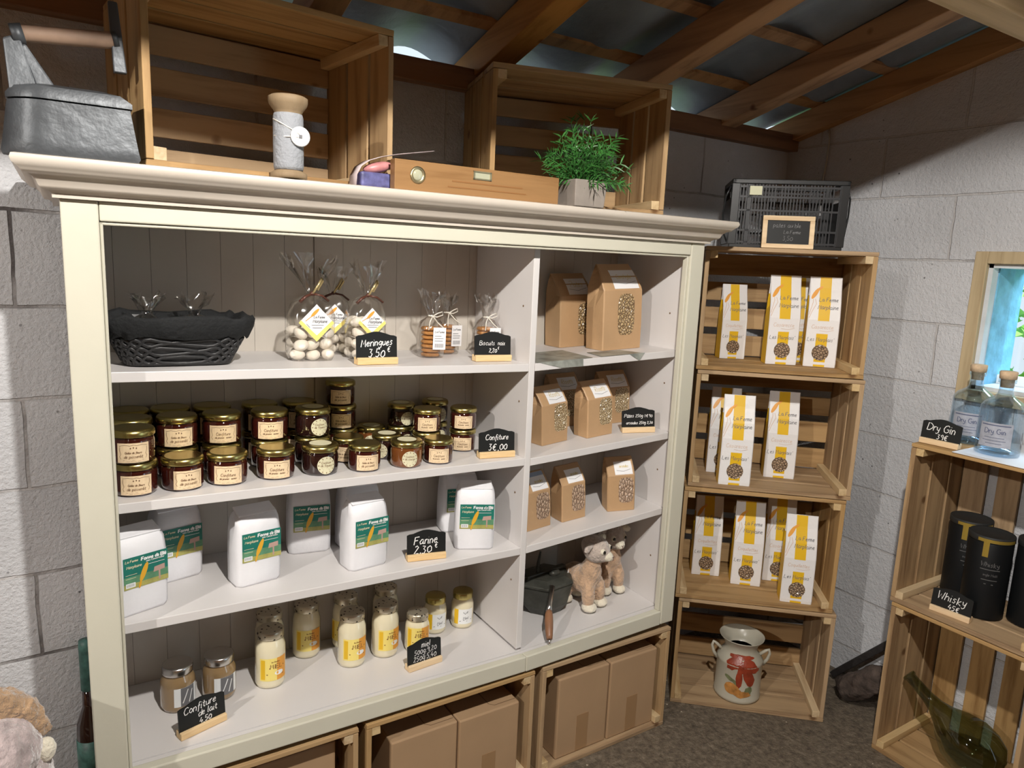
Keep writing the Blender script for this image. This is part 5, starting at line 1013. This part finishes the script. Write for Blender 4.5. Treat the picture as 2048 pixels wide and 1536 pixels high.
# ---------------------------------------------------------------- by the right wall
GT = FLOOR+.4885+.4872
cl = G(); cl.box(2.046, 2.34, -.765, -.500, GT+.0002, GT+.0016); tag(cl.out('paper_sheet', 'cloth'), 'white paper sheet under the clear bottles by the window', 'paper sheet')
def make_bottle():
    root = thing('spirit_bottle', '-', 'bottle'); g = G(); g.lathe([(.046, 0), (.052, .002), (.0535, .010), (.0535, .122), (.052, .134), (.044, .146), (.026, .158), (.019, .166), (.017, .176), (.017, .196), (.021, .198), (.021, .206), (.0175, .208)], n=36); g.out('glass_body', 'ginglass', root)
    g = G(); g.lathe([(.030, .014), (.046, .006), (.0505, .010), (.0505, .012), (.020, .022), (.0001, .024)], n=30); g.out('glass_base', 'ginglass', root)
    g = G(); g.lathe([(.0155, .185), (.0165, .208), (.0205, .2085), (.0215, .226), (.020, .229), (.0001, .230)], n=24); g.out('cork_stopper', 'cork', root)
    g = G(); f = cyl(.0535, .0006); g.patch(f, -.040, .040, .026, .092, 12, 1); lb = g.out('paper_label', 'ginlabel', root); g = G(); f = cyl(.0535, .0012); g.strokes(f, [[(-.034, .086), (.034, .086)]], .003); g.strokes(f, pen('Dry Gin', .050, 0, .070, .0, .08), .0020); g.strokes(f, [[(-.024, .052), (.022, .052)], [(-.028, .044), (.026, .044)], [(-.020, .036), (.018, .036)]], .0014); g.out('lettering', 'ginink', lb); return root
BT = Maker(make_bottle()); BT((2.146, -.566, GT+.0018), tocam(2.146, -.566, -10), 'clear glass spirit bottle with cork, in front on white paper', 'spirit bottles'); BT((2.232, -.452, GT+.0004), tocam(2.232, -.452, -10), 'clear glass spirit bottle with cork, behind, nearest the wall corner', 'spirit bottles')
g = G(); g.box(-.03, .03, -.02, .02, 0, .045); bp = thing('brown_packet', 'brown and white packet on the crate at the right edge', 'packet', (2.28, -.625, GT+.0018), rad(-60)); g.out('packet_body', 'brownpack', bp, bevel=.004); g = G(); g.box(-.0304, .0304, -.0204, .0204, .014, .026); g.out('white_band', 'whiteink', bp)
make_sign((2.088, -.444, GT+.0002), rad(-86), 'chalkboard sign reading Dry Gin 39 beside the clear bottles', [('Dry Gin', .076, 0, .050, .0020), ('39\u20ac', .032, .006, .026, .0019)], w=.104)
WZ = FLOOR+.4885+.0134
def make_tin():
    root = thing('round_tin', '-', 'tin'); g = G(); g.lathe([(.050, 0), (.054, .002), (.055, .006), (.055, .222), (.054, .224)], n=36); g.out('tin_body', 'tinblack', root)
    g = G(); g.lathe([(.055, .2245), (.0565, .226), (.0565, .240), (.055, .243), (.052, .2405), (.0001, .2400)], n=36); g.out('lid', 'tinlid', root)
    g = G(); f = cyl(.0565, .0006); f3 = cyl(.055, .0012); g.patch(f, -.040, .062, .228, .237, 14, 1); g.patch(f3, -.024, -.010, .185, .2245, 2, 1); g.patch(f, -.0246, -.0102, .2245, .232, 2, 1); lb = g.out('foil_seal', 'tingold', root)
    g = G(); f = cyl(.055, .0006); g.strokes(f, pen('Whisky', .045, .0, .165, .0, .08), .0018); g.strokes(f, [[(-.024, .150), (.024, .150)], [(-.018, .120), (.020, .120)], [(-.010, .108), (.012, .108)]], .0022); g.strokes(f, pen('Single Malt', .040, 0, .135, .0, .08), .0010); g.out('lettering', 'tinink', root); return root
TN = Maker(make_tin()); TN((2.186, -.574, WZ), tocam(2.186, -.574, 8), 'tall round black tin with gold seal, in front beside the Whisky sign', 'black tins'); TN((2.270, -.480, WZ), tocam(2.27, -.48, 6), 'tall round black tin with gold seal, behind the front one', 'black tins'); TN((2.246, -.675, WZ), tocam(2.246, -.675, 8), 'tall round black tin cut off by the right edge of the photo', 'black tins')
make_sign((2.084, -.542, WZ), rad(-84), 'chalkboard sign reading Whisky 45 in front of black tins', [('Whisky', .076, 0, .050, .0020), ('45\u20ac', .032, .008, .026, .0019)], w=.104)
dj = thing('demijohn', 'green glass long-necked demijohn lying tilted in the lower right crate', 'demijohn', (2.165, -.560, FLOOR+.0134+.012), 0)
axd = (Vector((2.135, -.400, -.150))-Vector((2.160, -.585, -.282))).normalized(); rotm = Vector((0, 0, 1)).rotation_difference(axd).to_matrix()
g = G(); g.lathe([(.0001, -.088), (.050, -.082), (.078, -.055), (.088, -.015), (.084, .030), (.064, .072), (.040, .105), (.026, .135), (.020, .165), (.0175, .215), (.0175, .235), (.021, .238), (.021, .246), (.015, .248)], (0, 0, 0), 40, rotm); o = g.out('glass_body', 'greenglass', dj); o.location = (0, -.056, .081); o.scale = (.94, .94, .94)
# dark plank and log between the stack and the right-hand crates
def plank(g, a, b, w_, t_):
    a, b = Vector(a), Vector(b); d = (b-a).normalized(); s = d.cross(Vector((0, 0, 1))).normalized()*w_/2; n = s.cross(d).normalized()*t_/2
    g.hexa([a-s-n, a+s-n, a+s+n, a-s+n, b-s-n, b+s-n, b+s+n, b-s+n])
g = G(); plank(g, (2.285, -.105, FLOOR+.02), (2.330, -.375, -.040), .030, .022); tag(g.out('plank', 'darkplank', bevel=.003), 'dark narrow plank leaning between the corner stack and right-hand crates', 'plank')
g = G(); g.sm = True; rnd = random.Random(4); rings = []
for j, (yy, zz, r) in enumerate(((-.185, .030, .020), (-.190, .040, .042), (-.235, .070, .050), (-.275, .105, .052), (-.320, .150, .050), (-.335, .165, .03))):
    rings.append([(2.20+r*math.cos(2*PI*i/16)*(1+rnd.uniform(-.12, .12)), yy+r*math.sin(2*PI*i/16)*.55*(1+rnd.uniform(-.1, .1)), max(FLOOR+.001, FLOOR+zz+r*math.sin(2*PI*i/16)*.85)) for i in range(16)])
g.loft(rings); lg = g.out('log', 'log'); lg.modifiers.new('sub', 'SUBSURF').levels = 2; lg.modifiers['sub'].render_levels = 2
_t = bpy.data.textures.new('bark', 'CLOUDS'); _t.noise_scale = .03; _d = lg.modifiers.new('rough', 'DISPLACE'); _d.texture = _t; _d.strength = .018; _d.mid_level = .7
tag(lg, 'rough brown log on the floor beside the right-hand crates', 'log')
# green bottle glimpsed behind the cabinet's left edge
gb = thing('green_bottle', 'green labelled bottle behind the lower left edge of the cabinet', 'bottle', (-.003, .345, FLOOR), 0)
g = G(); g.lathe([(.028, 0), (.030, .004), (.030, .30), (.028, .33), (.014, .37), (.012, .42)], n=24); g.out('glass_body', 'jam_dark', gb)
g = G(); g.patch(cyl(.030, .0006), -.06, .03, .455, .535, 2, 1) if False else g.lathe([(.0302, .20), (.0306, .20), (.0306, .29), (.0302, .29)], n=24); g.out('paper_label', 'bottlegreen', gb)
g = G(); g.lathe([(.0122, .41), (.0150, .412), (.0150, .52), (.0140, .535), (.0001, .537)], n=20); g.out('capsule', 'bottlegreen', gb)

# everything on a sloping shelf leans with it
for o in list(COL.objects):
    if o.parent is None and 'category' in o and o['category'] not in ('cabinet', 'rafter', 'batten', 'beam', 'leaflet', 'lamp'): settle(o)
